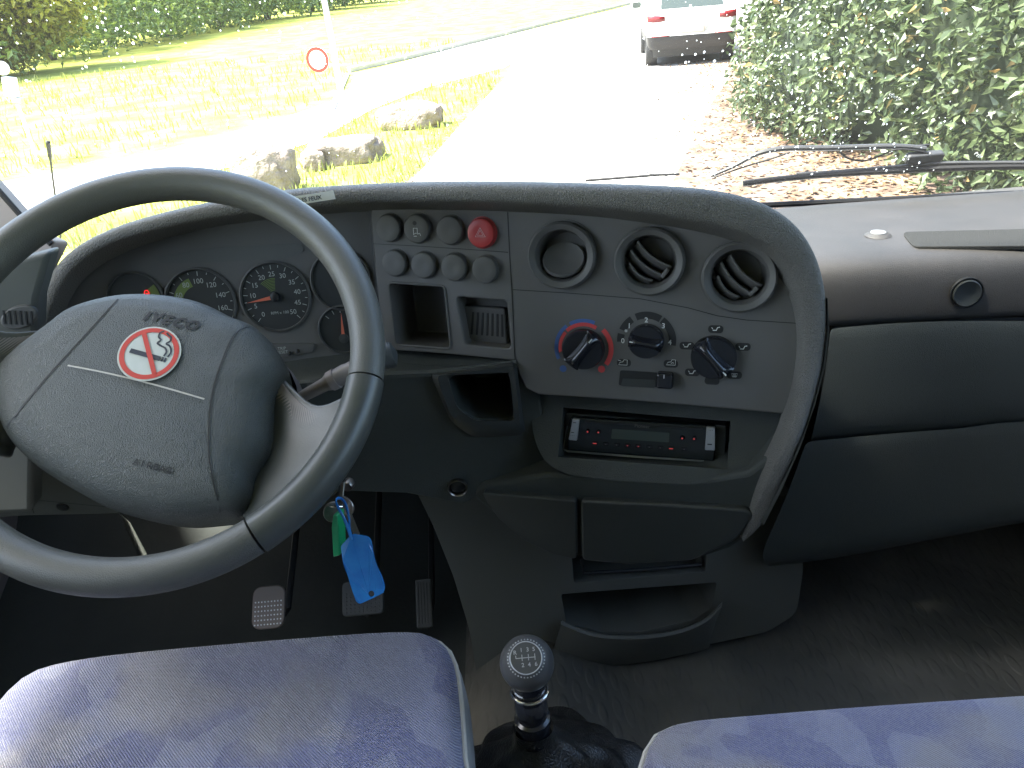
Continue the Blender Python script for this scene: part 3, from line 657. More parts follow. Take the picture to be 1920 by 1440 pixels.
def align(a, b):
    n = len(a); k = min(range(n), key=lambda i: (b[i]-a[0]).length); return b[k:]+b[:k]
B_ = align(A_, B_); C_ = align(B_, C_); D_ = align(C_, D_)
MB().grid([A_, B_, C_, D_], cu=True).build('pocket_frame', 'dark', dash, ang=50)
# small bits in the pocket
fp = Fr(PE.hit(905, 778, -.05), 0, 0)
tag(MB().tube([fp.p(-.022, .006, 0), fp.p(-.01, .010, .004), fp.p(.012, .003, .006), fp.p(.014, -.006, .006)], .0011, 6).tube([fp.p(-.02, -.001, 0), fp.p(-.012, .006, .008), fp.p(-.002, -.001, .004)], .0008, 6).build('wire_clip', 'chrome', None), 'small bent metal clip lying inside the dashboard pocket', 'clip')
# socket ring
t = thing('power_socket', 'round black power socket with a pale ring, left of the ash tray', 'power socket', PE.hit(858, 915))
f = PE.at(858, 915); rr = pxr(f, 18)
MB().lathe(f, [(rr, -.006), (rr*1.03, .001), (rr*.97, .0025), (rr*.87, .001), (rr*.84, -.03)], 40).build('ring', 'metal', t)
MB().lathe(f, [(rr*.84, -.004), (rr*.5, -.001), (0, -.001)], 30).build('plug_cover', 'black', t)
# --- tunnel console
PT = Fr(atY(1200, 1130, .93), -6, 8)
tp = [(770, 900), (1000, 900), (1300, 930), (1500, 930), (1506, 1070), (1494, 1150), (1440, 1185), (1250, 1225), (1040, 1250), (960, 1262), (900, 1300), (880, 1180), (850, 1080), (812, 985)]
tc1 = MB().slab(PT, [PT.uv(*q) for q in rndpoly([(1072, 1040), (1326, 1030), (1322, 1072), (1076, 1093)], 5)], -.10, .03)
tc2 = MB().slab(PT, [PT.uv(*q) for q in rndpoly([(1052, 1114), (1344, 1092), (1334, 1140), (1300, 1162), (1200, 1184), (1130, 1184), (1062, 1168)], 5)], -.12, .03)
tun = thing('tunnel_console', 'grey floor console with slot and curved storage bin, below the drawers', 'console', (0.15, .97, 1.05))
MB().slab(PT, [PT.uv(*q) for q in rndpoly(tp, 16)], -.16, 0).build('body', 'tunnel', tun, bevel=.006, cut=[tc1, tc2])
mb = MB(); lp = rs([Vector((x, y, 0)) for x, y in ((1052, 1162), (1110, 1184), (1180, 1190), (1260, 1182), (1320, 1160), (1354, 1128))], 24)
lo_ = rs([Vector((x, y, 0)) for x, y in ((1030, 1250), (1110, 1250), (1200, 1243), (1280, 1228), (1330, 1215), (1330, 1205))], 24)
rows = [[PT.hit(q.x, q.y, .002) for q in lp], [PT.hit(q.x, q.y+2, .020+.02*math.sin(math.pi*i/23)) for i, q in enumerate(lp)], [PT.hit(q.x, q.y+9, .024+.022*math.sin(math.pi*i/23)) for i, q in enumerate(lp)], [PT.hit((q.x+w_.x)/2, (q.y+w_.y)/2, .018+.018*math.sin(math.pi*i/23)) for i, (q, w_) in enumerate(zip(lp, lo_))], [PT.hit(w_.x, w_.y, .004) for w_ in lo_]]
mb.grid(rows); mb.build('bin_front', 'tunnel', tun)
MB().tube([PT.hit(*q, -.006) for q in ((1090, 1046), (1094, 1074), (1200, 1068), (1315, 1058), (1318, 1036))], .003, 8).build('slot_frame', 'black', tun)
# --- passenger side
def prow(pts, ys=None, fr=None, off=0): return rs([(fr.hit(x, y, off) if fr else None) for x, y in pts], 40)
pas = thing('passenger_dashboard', 'passenger side dash with sun-bleached top and glove box, right of the hood', 'dashboard', (.7, 1.1, 1.4))
def prof(x, psi=5):                                     # x in metres (camera relative), profile (y,z)
    k = -math.tan(R(psi))*(x-.55)
    zz = .0
    return [(Vector((x, y+k*w_, CAMZ+z))) for y, z, w_ in ((1.40, -.43, 0), (1.30, -.410, .2), (1.12, -.395, .8), (1.05, -.392, 1), (1.015, -.398, 1), (1.000, -.412, 1), (.992, -.435, 1), (.985, -.484, 1), (.990, -.488, 1), (1.02, -.488, 1))]
xs = [.22+i*.04 for i in range(26)]
MB().grid([prof(x) for x in xs]).build('top', 'grain_top', pas, sub=2)
rs_ = random.Random(5); mb = MB()
for i in range(34):
    cx, cy = rs_.uniform(.42, 1.0), rs_.uniform(1.06, 1.30); L_ = rs_.uniform(.02, .07); a_ = rs_.gauss(-.9, .5); zz = CAMZ-.3938-(max(0, cy-1.12)*.083)
    mb.ribbon(Fr((cx, cy, zz+.0022), uvn=(Vector((1, 0, 0)), Vector((0, 1, -.083)).normalized(), Vector((0, 0, 1)))), [(0, 0), (L_*.5*math.cos(a_), L_*.5*math.sin(a_)), (L_*math.cos(a_+.15), L_*math.sin(a_+.15))], .0006)
o = mb.build('scratches', 'scratch', pas, smooth=False); o['kind'] = 'stuff'
PP = Fr(Vector((.55, .985, CAMZ-.498)), 5, 10)
MB().grid([[PP.p(x-.55, 0, 0) for x in xs], [PP.p(x-.55, -.006, -.02) for x in xs], [PP.p(x-.55, -.03, -.03) for x in xs]]).build('gap', 'engrave', pas)
# recessed tray strip on top
zt = CAMZ-.3935
tp_ = [atZ(x, y, zt) for x, y in rndpoly([(1690, 437), (1990, 430), (1990, 463), (1712, 465)], 12)]
MB().prism([q+Vector((0, 0, -.004)) for q in tp_], [q+Vector((0, 0, .0022)) for q in tp_]).build('recessed_strip', 'strip', pas, bevel=.001)
# airbag button
t = thing('dash_cap', 'small round white cap with a dark symbol on the bleached dash top', 'cap', atZ(1646, 441, zt))
f = Fr(atZ(1646, 441, zt), uvn=(Vector((1, 0, 0)), Vector((0, 1, 0)), Vector((0, 0, 1))))
MB().lathe(f, [(.019, 0), (.0145, .003), (.0115, .0042)], 36).build('collar', 'grain_top', t)
MB().lathe(f, [(.0112, .002), (.0108, .0052), (0, .0055)], 30).build('cap', 'capgrey', t)
MB().ribbon(f, [(-.006, .004), (.006, .004)], .0012, .0060).ribbon(f, [(-.004, .001), (-.004, -.004)], .001, .0060).ribbon(f, [(.000, -.003), (.006, .000), (.006, -.004)], .001, .0060).build('symbol', 'vent', t, smooth=False)
# round lock on the face
f = Fr(atY(1813, 550, .9805), 5, 4)
t = thing('glove_box_lock', 'round dark release button on the passenger dash face', 'button', f.o)
MB().lathe(f, [(.020, -.012), (.0195, .0015), (.018, .0025), (.016, .0020), (.010, .0008), (0, .0005)], 44).build('button', 'dark', t)
MB().lathe(f, [(.0225, -.012), (.0225, .0008), (.0212, .0008), (.0205, -.012)], 44).build('button_ring', 'engrave', t)
# glove box door : lofted face
PG = Fr(Vector((.55, .970, CAMZ-.515)), 5, 10)
rowsG = [[(1556, 616), (1680, 606), (1800, 602), (1920, 602), (2300, 604)], [(1556, 628), (1680, 620), (1800, 616), (1920, 616), (2300, 620)], [(1548, 700), (1680, 696), (1800, 692), (1920, 690), (2300, 690)], [(1530, 790), (1680, 780), (1800, 770), (1920, 762), (2300, 760)], [(1520, 824), (1680, 812), (1800, 802), (1920, 790), (2300, 780)]]
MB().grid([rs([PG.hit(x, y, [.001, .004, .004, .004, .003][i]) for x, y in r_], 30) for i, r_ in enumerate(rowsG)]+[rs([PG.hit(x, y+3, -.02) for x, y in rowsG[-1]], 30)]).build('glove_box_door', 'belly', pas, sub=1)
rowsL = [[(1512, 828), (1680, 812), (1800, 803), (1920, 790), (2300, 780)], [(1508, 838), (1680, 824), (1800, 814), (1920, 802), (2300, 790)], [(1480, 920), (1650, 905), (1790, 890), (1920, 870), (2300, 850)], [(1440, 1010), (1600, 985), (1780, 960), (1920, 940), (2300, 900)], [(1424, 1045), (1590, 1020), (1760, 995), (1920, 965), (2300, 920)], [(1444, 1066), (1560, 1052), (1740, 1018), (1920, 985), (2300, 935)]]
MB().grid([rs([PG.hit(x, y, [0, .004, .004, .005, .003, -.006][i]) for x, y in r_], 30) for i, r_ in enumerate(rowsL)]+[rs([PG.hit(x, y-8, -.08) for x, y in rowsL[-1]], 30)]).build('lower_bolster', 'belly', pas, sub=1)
MB().prism([PG.hit(x, y, -.03) for x, y in ((1562, 600), (2300, 590), (2300, 800), (1530, 835))], [PG.hit(x, y, -.016) for x, y in ((1562, 600), (2300, 590), (2300, 800), (1530, 835))]).build('inner_wall', 'black', pas)
MB().prism(*[[(.36, 1.002, z), (1.05, .942, z), (1.05, 1.38, z), (.36, 1.38, z)] for z in (CAMZ-.58, CAMZ-.52)]).wbox((.05, .90, CAMZ-.60), (.388, 1.38, CAMZ-.49)).build('hidden_sun_block', 'black', pas)  # unseen boxes added to stop sun leaking through to the floor
# side wall closing the step between console and passenger dash
sw = [S2(x, y, .015) for x, y in ((1552, 560), (1555, 620), (1546, 690), (1528, 760), (1500, 840), (1465, 920), (1432, 985))]
MB().grid([sw, [q+Vector((.0, .13, -.01)) for q in sw]]).build('console_side', 'dark', dash)
# driver side left end of the dash, top and panel with oval vent
lft = thing('driver_side_dash_end', 'pinkish left end of the dash with an oval slatted vent beside the hood', 'dash end', (-.75, .95, 1.6))
q0 = [(-1.0, .80), (-1.0, 1.2), (-.75, 1.33), (-.35, 1.42), (.3, 1.45), (.3, 1.02), (-.3, 1.02), (-.55, .96), (-.62, .90), (-.66, .80)]
MB().prism([Vector((x, y, CAMZ-.50)) for x, y in q0], [Vector((x, y, CAMZ-.435)) for x, y in q0]).build('top', 'grain_top', lft, bevel=.01)
PL_ = Fr(atY(40, 590, .80), -12, 8)
MB().slab(PL_, [PL_.uv(*q) for q in [(-260, 560), (95, 470), (70, 560), (66, 660), (60, 962), (-260, 975)]], -.04, 0).build('side_panel', 'tunnel', lft, bevel=.006)
ov = PL_.at(38, 594); ou = pxr(ov, 1)
t = thing0('side_vent', lft, ov.o)
MB().slab(ov.rot(14), [(a*1.0, b) for a, b in circ(34*ou, 30, .62)], -.002, .004).build('vent_frame', 'vent', t, bevel=.002)
mb = MB()
for i in range(6): mb.slab(ov.rot(-12), [((-24+i*9)*ou-1.6*ou, -13*ou), ((-24+i*9)*ou+1.6*ou, -13*ou), ((-24+i*9)*ou+1.6*ou, 13*ou), ((-24+i*9)*ou-1.6*ou, 13*ou)], .0038, .0048)
mb.build('vent_slots', 'engrave', t, smooth=False)
fpl = Fr(atY(20, 440, .93), 0, 20)
ppts = [(-120, 230), (-40, 318), (0, 362), (38, 405), (60, 432), (104, 452), (70, 520), (-120, 540)]
MB().slab(fpl, [fpl.uv(*q) for q in rndpoly(ppts, 8)], -.03, 0).build('pillar_trim', 'pillar', lft, bevel=.004)
MB().tube([fpl.hit(x, y, .001) for x, y in ((-120, 228), (-40, 316), (0, 360), (38, 403), (56, 416), (96, 458))], .0035, 8).build('pillar_seal', 'rubber', lft)
# label strip
t = thing('label_strip', 'white strip of tape reading LES FEUX on top of the dashboard hood', 'label')if 0 else None
def hoodpt(x, y): return S(x, y, .079)
lf = Fr(S(556, 376, .083), uvn=(PA.u, (PA.v*.98+PA.n*.0).normalized(), (PA.n*.98-PA.v*.0).normalized()))
lf = lf.rot(3.5)
t = thing('label_strip', 'white label strip with the words LES FEUX, stuck on the hood', 'label', lf.o)
kx = pxr(lf, 1)
MB().slab(lf, [(-75*kx, -8*kx), (73*kx, -8*kx), (72*kx, 8*kx), (-75*kx, 8*kx)], .0005, .0012).build('tape', 'tape', t)
MB().text(Fr(lf.p(3*kx, -1*kx, 0), uvn=(lf.u, lf.v, lf.n)), 'ALLUMER LES FEUX', 10.4*kx, .0016, bold=.0001).build('lettering', 'stblk', t, smooth=False)
# =================================================================== STEERING WHEEL
el, az = 49.74, 6.84
wc = dep(287.4, 675.5, .7406)
wn = Vector((math.sin(R(az))*math.cos(R(el)), -math.cos(R(az))*math.cos(R(el)), math.sin(R(el))))
wu = Vector((0, 0, 1)).cross(wn).normalized(); wv_ = wn.cross(wu)
FW = Fr(wc, uvn=(wu, wv_, wn))
RT = .0172; RM = .222-RT
whl = thing('steering_wheel', 'worn grey leather steering wheel with airbag pad and no smoking sticker', 'steering wheel', wc)
def ang(x, y): a, b = FW.uv(x, y); return math.degrees(math.atan2(b, a))
aS1 = ang(690, 715); aS2 = ang(483, 1005)
def torus(a0, a1, r_, name, mt, n=96, par=whl):
    rows = []
    for i in range(n+1):
        a = R(a0+(a1-a0)*i/n); c = FW.p(RM*math.cos(a), RM*math.sin(a)); e = (wu*math.cos(a)+wv_*math.sin(a))
        rows.append([c+e*(r_*math.cos(t))+wn*(r_*1.08*math.sin(t)) for t in [2*math.pi*j/20 for j in range(20)]])
    mb = MB().grid(rows, cu=True); mb.poly(rows[0][::-1]); mb.poly(rows[-1]); return mb.build(name, mt, par, ang=50)
aL1, aL2 = 180-aS1, 180-aS2
DL = 23
torus(aS1+.6, 180-2*DL-aS1-.6, RT, 'rim', 'rim', 110)
torus(aS2-.6, -180-2*DL-aS2+.6, RT, 'rim', 'rim', 80)
torus(aS1, aS2, RT*1.05, 'rim_insert', 'insert', 50)
torus(180-2*DL-aS1, 180-2*DL-aS2, RT*1.05, 'rim_insert', 'insert', 50)
# airbag pad
padpx = [(222, 558), (300, 556), (380, 569), (440, 597), (478, 612), (508, 640), (534, 682), (538, 715), (520, 745), (516, 800), (512, 850), (484, 900), (482, 935), (462, 971), (420, 975), (330, 980), (220, 957), (150, 925), (60, 868), (12, 815), (-6, 760), (-4, 705), (22, 668), (90, 615), (140, 580)]
base = [FW.uv(x, y, -.030) for x, y in padpx]
base = [(q.x, q.y) for q in rs([Vector((a, b, 0)) for a, b in base], 96, True)]
cxp = sum(q[0] for q in base)/96; cyp = sum(q[1] for q in base)/96
rows = []
for s_, h in ((.90, -.085), (.985, -.062), (1.0, -.045), (.998, -.036), (.985, -.026), (.955, -.016), (.91, -.008), (.84, -.0015), (.74, .003), (.6, .0065), (.45, .0085), (.3, .0095), (.15, .010), (.03, .010)):
    rows.append([FW.p(cxp+(a-cxp)*s_, cyp+(b-cyp)*s_, h) for a, b in base])
pm = MB().grid(rows, cu=True); pm.poly(rows[-1]); pad = pm.build('airbag_cover', 'wheel', whl, ang=80)
def padh(a, b):
    """height of the pad at wheel coordinates"""
    d = Vector((a-cxp, b-cyp)); best = 1
    an = math.atan2(d.y, d.x); rr = None; mn = 9
    for (x, y) in base:
        da = abs((math.atan2(y-cyp, x-cxp)-an+math.pi) % (2*math.pi)-math.pi)
        if da < mn: mn = da; rr = math.hypot(x-cxp, y-cyp)
    s_ = d.length/rr; T = [(1.0, -.045), (.998, -.036), (.985, -.026), (.955, -.016), (.91, -.008), (.84, -.0015), (.74, .003), (.6, .0065), (.45, .0085), (.3, .0095), (.15, .010), (0, .010)]
    if s_ >= 1: return -.045
    for (s1, h1), (s2, h2) in zip(T, T[1:]):
        if s_ >= s2: return h1+(h2-h1)*(s1-s_)/(s1-s2)
    return .01
def padpt(x, y, off=0):
    h = 0.0
    for _ in range(4): a, b = FW.uv(x, y, h); h = padh(a, b)
    return FW.p(a, b, h+off), h
def padline(pts, n, wd, off, mb):
    P = rs([Vector((x, y, 0)) for x, y in pts], n); l = []; r_ = []
    Q = [padpt(q.x, q.y, off)[0] for q in P]
    for i in range(n):
        t = (Q[min(n-1, i+1)]-Q[max(0, i-1)]).normalized(); s_ = t.cross(wn).normalized()*(wd/2); l.append(Q[i]+s_); r_.append(Q[i]-s_)
    mb.grid([l, r_]); return mb
mb = MB(); padline([(222, 561), (150, 640), (90, 706), (40, 765), (8, 808)], 30, .0017, .0006, mb); mb.build('cover_seam', 'engrave', whl, smooth=False); mb = MB()
padline([(470, 613), (448, 620), (432, 640), (412, 690), (398, 740), (392, 800), (393, 860), (404, 920), (420, 972)], 40, .0014, .0006, mb)
mb.build('cover_seam', 'engrave', whl, smooth=False)
mb = MB(); padline([(128, 686), (200, 700), (290, 722), (384, 749)], 24, .0016, .0012, mb); mb.build('moulded_line', 'piping', whl, smooth=False)
def padframe(x, y, off=0):
    P0, h = padpt(x, y); a = padpt(x+12, y)[0]; b = padpt(x, y-12)[0]
    u = (a-P0).normalized(); n = u.cross((b-P0)).normalized(); v = n.cross(u); return Fr(P0+n*off, uvn=(u, v, n))
# curved lettering : each letter on its own frame
def padtext(letters, size, mi='engrave', name='lettering', shear=0, bold=.0004):
    sh = MB(); hl = MB()
    for ch, x, y, rot in letters:
        f = padframe(x, y).rot(rot); sh.text(f, ch, size, .0010, bold=bold, shear=shear)
        f2 = Fr(f.o+f.u*.0002-f.v*.0007, uvn=(f.u, f.v, f.n)); hl.text(f2, ch, size, .0005, bold=bold*1.2, shear=shear)
    sh.build(name, mi, whl, smooth=False)
padtext([('I', 274, 594, -8), ('V', 292, 596, -10), ('E', 312, 601, -12), ('C', 334, 606, -14), ('O', 359, 611, -12)], .0152, shear=.25, bold=.0007)
padtext([(c, 256+i*12.0+(1 if i > 1 else 0), 867+i*3.2, -12) for i, c in enumerate('AIRBAG')], .0084, bold=.0002, name='airbag_lettering')
# no-smoking sticker
fs = padframe(281, 664, .0014).rot(-4); sr = .0292
mb = MB().disc(fs, sr, 0, 56, 0)
mb.arc(fs, sr*.86, sr*.16, 0, 360, .0004, 56, 1)
th = R(-65); mb.ribbon(fs, [(-.80*sr*math.cos(th), -.80*sr*math.sin(th)), (.80*sr*math.cos(th), .80*sr*math.sin(th))], sr*.15, .0009, 1)
g = fs.rot(-13)
mb.slab(g, [(-.62*sr, .00*sr), (.42*sr, .00*sr), (.42*sr, -.16*sr), (-.62*sr, -.16*sr)], .0003, .0006, 2)
for q in (.46, .56): mb.slab(g, [(q*sr, 0), ((q+.06)*sr, 0), ((q+.06)*sr, -.16*sr), (q*sr, -.16*sr)], .0003, .0006, 2)
def smoke(pts, k): mb.ribbon(g, [(q.x*sr, q.y*sr) for q in rs([Vector((a, b, 0)) for a, b in pts], 30)], sr*k, .0006, 2)
smoke([(.49, .04), (.50, .20), (.40, .32), (.22, .36), (.08, .42), (.14, .56), (.02, .64), (.0, .80), (.10, .88)], .06)
smoke([(.62, .04), (.64, .24), (.52, .42), (.36, .48), (.44, .60), (.40, .74), (.28, .80), (.20, .86)], .06)
mb.build('no_smoking_sticker', ['sticker', 'stred', 'stblk'], whl, smooth=False)
# spokes
def mir_(a, b, on):
    if not on: return (a, b)
    t = R(-2*DL); return (-a*math.cos(t)-b*math.sin(t), -a*math.sin(t)+b*math.cos(t))
def spoke(Hc, Mc, Rc, mirror=False):
    hs = rs([Vector((*q, 0)) for q in Hc], 24); ms = rs([Vector((*q, 0)) for q in Mc], 24); rr = rs([Vector((*q, 0)) for q in Rc], 24)
    def P(q, off):
        a, b = FW.uv(q.x, q.y, off)
        return FW.p(*mir_(a, b, mirror), off)
    rows = [[P(q, -.050) for q in hs], [P(q, -.036) for q in hs], [P(q.lerp(r_, .5), -.026) for q, r_ in zip(hs, ms)], [P(q, -.014) for q in ms], [P(q.lerp(r_, .5), -.002) for q, r_ in zip(ms, rr)], [P(q, .006) for q in rr]]
    MB().grid(rows).build('spoke', 'insert', whl, sub=2, solid=.006)
Hc = [(524, 700), (510, 740), (512, 800), (500, 860), (470, 905), (470, 940), (455, 968)]
Mc = [(597, 772), (600, 805), (592, 845), (565, 885), (530, 920), (505, 950), (478, 985)]
Rc = [(694, 722), (690, 775), (672, 825), (640, 875), (597, 920), (545, 967), (488, 1003)]
spoke(Hc, Mc, Rc); spoke(Hc, Mc, Rc, True)
for mir in (False, True):
    kp = [(520, 702), (545, 732), (572, 757), (600, 773), (632, 777), (654, 765), (640, 790), (612, 818), (585, 832), (568, 832), (545, 812), (522, 770), (513, 745)]
    mb = MB(); ang_rows = 14
    # knurled grip: small ribs over the upper part of the spoke
    top = rs([Vector((*q, 0)) for q in ((520, 704), (545, 733), (572, 758), (600, 774), (630, 779), (652, 768))], 60)
    bot = rs([Vector((*q, 0)) for q in ((516, 752), (534, 790), (556, 822), (576, 836), (606, 822), (634, 796))], 60)
    rows = []
    for j in range(15):
        t = j/14; row = []
        for i in range(60):
            q = top[i].lerp(bot[i], t); s_ = (q.x-515)/150; off = -.034+.038*min(1, max(0, s_))**.9+.0035+(.0009 if (i+j) % 2 else 0)-(.004 if j in (0, 14) or i in (0, 59) else 0)
            a, b = FW.uv(q.x, q.y, off); row.append(FW.p(*mir_(a, b, mir), off))
        rows.append(row)
    mb.grid(rows).build('spoke_grip', 'shroud', whl)
# hub body behind the pad
MB().lathe(Fr(FW.p(cxp, cyp, 0), uvn=(wu, wv_, wn)), [(.085, -.06), (.075, -.10), (.05, -.12), (0, -.12)], 40).build('hub_back', 'dark', whl)
# column shroud and stalks
clm = thing('steering_column', 'brownish grey column shroud behind the steering wheel, with switch stalk', 'steering column', FW.p(0, 0, -.15))
hubc = FW.p(cxp+.03, cyp+.01, 0)
rows = []
for a_, r1, sy in ((-.075, .095, .9), (-.10, .098, .9), (-.16, .092, .85), (-.24, .080, .8), (-.33, .06, .8)):
    rows.append([Fr(hubc, uvn=(wu, wv_, wn)).p(r1*math.cos(t)+.01, r1*sy*math.sin(t)-.01, a_) for t in [2*math.pi*j/36 for j in range(36)]])
MB().grid(rows, cu=True).build('shroud', 'shroud', clm)
def stalk(p0, p1, p2, name='stalk'):
    g = thing0(name, clm, p0); ax = (p1-p0)
    MB().tube([p0, p0+ax*.45, p0+ax*.50, p0+ax*.72, p0+ax*.76, p1], [.0055, .0075, .0095, .0105, .0095, .0095], 18).build('stalk_arm', 'shroud', g)
    MB().tube([p0+ax*.515, p0+ax*.60], [.0108, .0112], 18).build('stalk_ring', 'pillar', g)
    MB().tube([p1, p1+(p2-p1)*.3, p1+(p2-p1)*.85, p2, p2+(p2-p1)*.12], [.0105, .0125, .0145, .0125, .003], 18).build('stalk_end', 'dark', g)
sf = FW
stalk(sf.hit(545, 755, -.085), sf.hit(690, 678, -.055), sf.hit(738, 663, -.050))
stalk(sf.hit(60, 745, -.10), sf.hit(-60, 700, -.06), sf.hit(-110, 690, -.055))
# lower driver panels
ld = thing('column_cover_panel', 'grey lower cover panel with a round lock under the steering wheel', 'panel', atY(150, 960, .86))
FL = Fr(atY(150, 950, .86), 0, -20)
MB().slab(FL, [FL.uv(*q) for q in rndpoly([(-300, 850), (-60, 840), (120, 850), (330, 900), (560, 880), (640, 921), (600, 948), (340, 965), (300, 962), (50, 968), (-300, 990)], 14)], -.05, 0).build('cover', 'tunnel', ld, bevel=.005)
mb = MB(); mb.ribbon(FL, [FL.uv(*q) for q in ((58, 936), (330, 962))], .0012, .0006).ribbon(FL, [FL.uv(*q) for q in ((56, 936), (64, 962))], .0012, .0006); mb.build('cover_seam', 'engrave', ld, smooth=False)
MB().lathe(FL.at(118, 950), [(.008, 0), (.0075, .002), (.004, .002), (0, 0)], 20).build('lock', 'black', ld)
tag(MB().tube([atY(222, 958, .80), atY(236, 978, .80), atY(250, 1005, .81), atY(268, 1042, .83), atY(290, 1090, .85)], [.0045, .0062, .005, .0065, .004], 8, flat=.35).build('foil_strip', 'chrome', None), 'shiny creased metal strip hanging between the steering wheel hub and the lower rim', 'metal strip')
# =================================================================== KEYS
fk = Fr(dep(642, 935, .80), 10, 5)
kx = pxr(fk, 1)
t = thing('ignition_key', 'silver ignition key with round bow, a second key hanging from it', 'key', fk.o)
MB().lathe(Fr(fk.p(0, .004, .004), 10, 5), [(.006, -.03), (.006, -.022), (.005, -.020), (0, -.020)], 24).build('lock_barrel', 'metal', t)
MB().tube([fk.p(-.001, .014, -.01), fk.p(0, -.002, .006)], .0022, 8, flat=.5).build('key_blade', 'metal', t)
MB().slab(Fr(fk.p(.004, -.006, .004), 35, 10), [(a, b) for a, b in circ(.0115, 24, .9)], -.0012, .0012).build('key_bow', 'metal', t, bevel=.0006)
MB().slab(Fr(fk.p(-.009, -.011, .008), -30, 8), [(a, b) for a, b in circ(.0105, 24, 1.1)], -.0012, .0012).build('key_bow', 'metal', t, bevel=.0006)
MB().slab(Fr(fk.p(.009, -.028, .006), 20, 5).rot(14), [(-.0035, .018), (.0035, .018), (.0035, -.012), (.002, -.014), (.003, -.017), (.001, -.022), (-.003, -.022)], -.001, .001).build('key_blade', 'metal', t)
MB().tube([fk.p(-.004+.009*math.cos(a), -.006+.006*math.sin(a), .006+.009*math.sin(a)) for a in [2*math.pi*i/20 for i in range(20)]], .0008, 6, closed=True).build('key_ring', 'chrome', t)
t = thing('green_key_cap', 'slim green plastic key cap hanging beside the blue tag', 'key cap', dep(632, 1005, .785))
fg = Fr(dep(632, 1008, .785), 20, 8)
MB().slab(fg, [fg.uv(*q) for q in ((628, 962), (636, 962), (639, 985), (640, 1038), (628, 1041), (625, 985))], -.010, .004).build('cap', 'greentag', t, bevel=.0012)
ft = Fr(dep(682, 1065, .765), 4, 14)
t = thing('blue_key_tag', 'blue plastic key tag with a punched hole hanging from the ignition key', 'key tag', ft.o)
tg = [(655, 1006), (662, 1001), (690, 1007), (695, 1014), (700, 1035), (713, 1075), (722, 1103), (720, 1110), (676, 1130), (670, 1127), (655, 1095), (645, 1055), (638, 1025), (645, 1018)]
tuv = [(q.x, q.y) for q in rs([Vector((*ft.uv(*q), 0)) for q in rndpoly(tg, 4)], 90, True)]
mb = MB(); hole_ = MB().slab(ft.at(697, 1112), circ(.0030, 20), -.03, .03)
mb.slab(ft, tuv, -.0005, .0006)
tagob = mb.build('tag_plate', 'bluetag', t, smooth=False, cut=[hole_])
for v in tagob.data.vertices:                      # a slight wave in the soft plastic
    a = (v.co+t.location-ft.o).dot(ft.v); v.co += ft.n*(.0022*math.sin(a*150+.6))
MB().tube(rs([ft.hit(660, 1014, .001), ft.hit(655, 998, .002), ft.hit(645, 972, .003), ft.hit(633, 950, .001), ft.hit(630, 937, -.003), ft.hit(638, 934, -.006), ft.hit(648, 945, -.004), ft.hit(654, 972, -.002), ft.hit(656, 996, .000), ft.hit(661, 1012, .0015)], 40), .0010, 8, flat=1.6).build('tag_loop', 'bluetag', t)
# =================================================================== GEAR LEVER
kc = dep(988, 1243, .69); fz = Fr(kc, uvn=(Vector((1, 0, 0)), Vector((0, 1, 0)), Vector((0, 0, 1))))
kr_ = 52/FPX*(kc-CAM).dot(Fv)*.985
gl_ = thing('gear_lever', 'gear lever with a round grey knob numbered 1 to 6 between the two seats', 'gear lever', kc+Vector((0, 0, -.35)))
ka = Vector((-.01, -.50, .866)).normalized()          # the engraved cap leans back to the driver
ku = Vector((1, .0, 0)); ku = (ku-ka*ku.dot(ka)).normalized(); kv = ka.cross(ku); fk2 = Fr(kc, uvn=(ku, kv, ka))
pr = []
for i in range(0, 25):
    a = math.pi*i/24; pr.append((kr_*math.sin(a)+1e-5, kr_*math.cos(a)))
capa = math.asin(.56)
pr2 = [(0, kr_*.855), (kr_*.50, kr_*.835), (kr_*.545, kr_*.83), (kr_*.56, kr_*.829)]+[q for q in pr if q[1] < kr_*.80]
MB().lathe(fk2, pr2, 64).build('knob', 'knob', gl_, ang=60)
mb = MB(); mb.tube([fk2.p(kr_*.565*math.cos(t), kr_*.565*math.sin(t), kr_*.832) for t in [2*math.pi*i/48 for i in range(48)]], .0005, 6, closed=True)
for i in range(36):
    t = 2*math.pi*i/36; rr = kr_*.655
    mb.lathe(Fr(fk2.p(rr*math.cos(t), rr*math.sin(t), math.sqrt(kr_**2-rr**2)-.0002), uvn=(ku, kv, ka)), [(.0008, 0), (.0005, .0005), (0, .0006)], 8)
hk = kr_*.845
for s_, x, y in (('R', -.38, .20), ('1', -.15, .27), ('3', .08, .27), ('5', .30, .27), ('2', -.13, -.25), ('4', .10, -.25), ('6', .34, -.25)): mb.text(fk2.at if 0 else Fr(fk2.p(kr_*x, kr_*y, 0), uvn=(ku, kv, ka)), s_, kr_*.20, hk+.0006, bold=.00010)
for a, b in (((-.36, 0), (.34, 0)), ((-.14, -.10), (-.14, .12)), ((.09, -.10), (.09, .12)), ((.32, -.10), (.32, .12)), ((-.36, 0), (-.36, .10))): mb.ribbon(fk2, [(a[0]*kr_, a[1]*kr_), (b[0]*kr_, b[1]*kr_)], .0007, hk+.0005)
mb.build('knob_markings', 'knobp', gl_, smooth=True)
MB().lathe(fz, [(.0165, -.018), (.0155, -.030), (.014, -.036), (.012, -.052), (0, -.052)], 36).build('collar', 'gloss', gl_)
MB().tube([fz.p(.0165*math.cos(t), .0165*math.sin(t), -.036-.002*math.sin(t)) for t in [2*math.pi*i/40 for i in range(40)]], .0018, 10, closed=True).build('lift_ring', 'chrome', gl_)
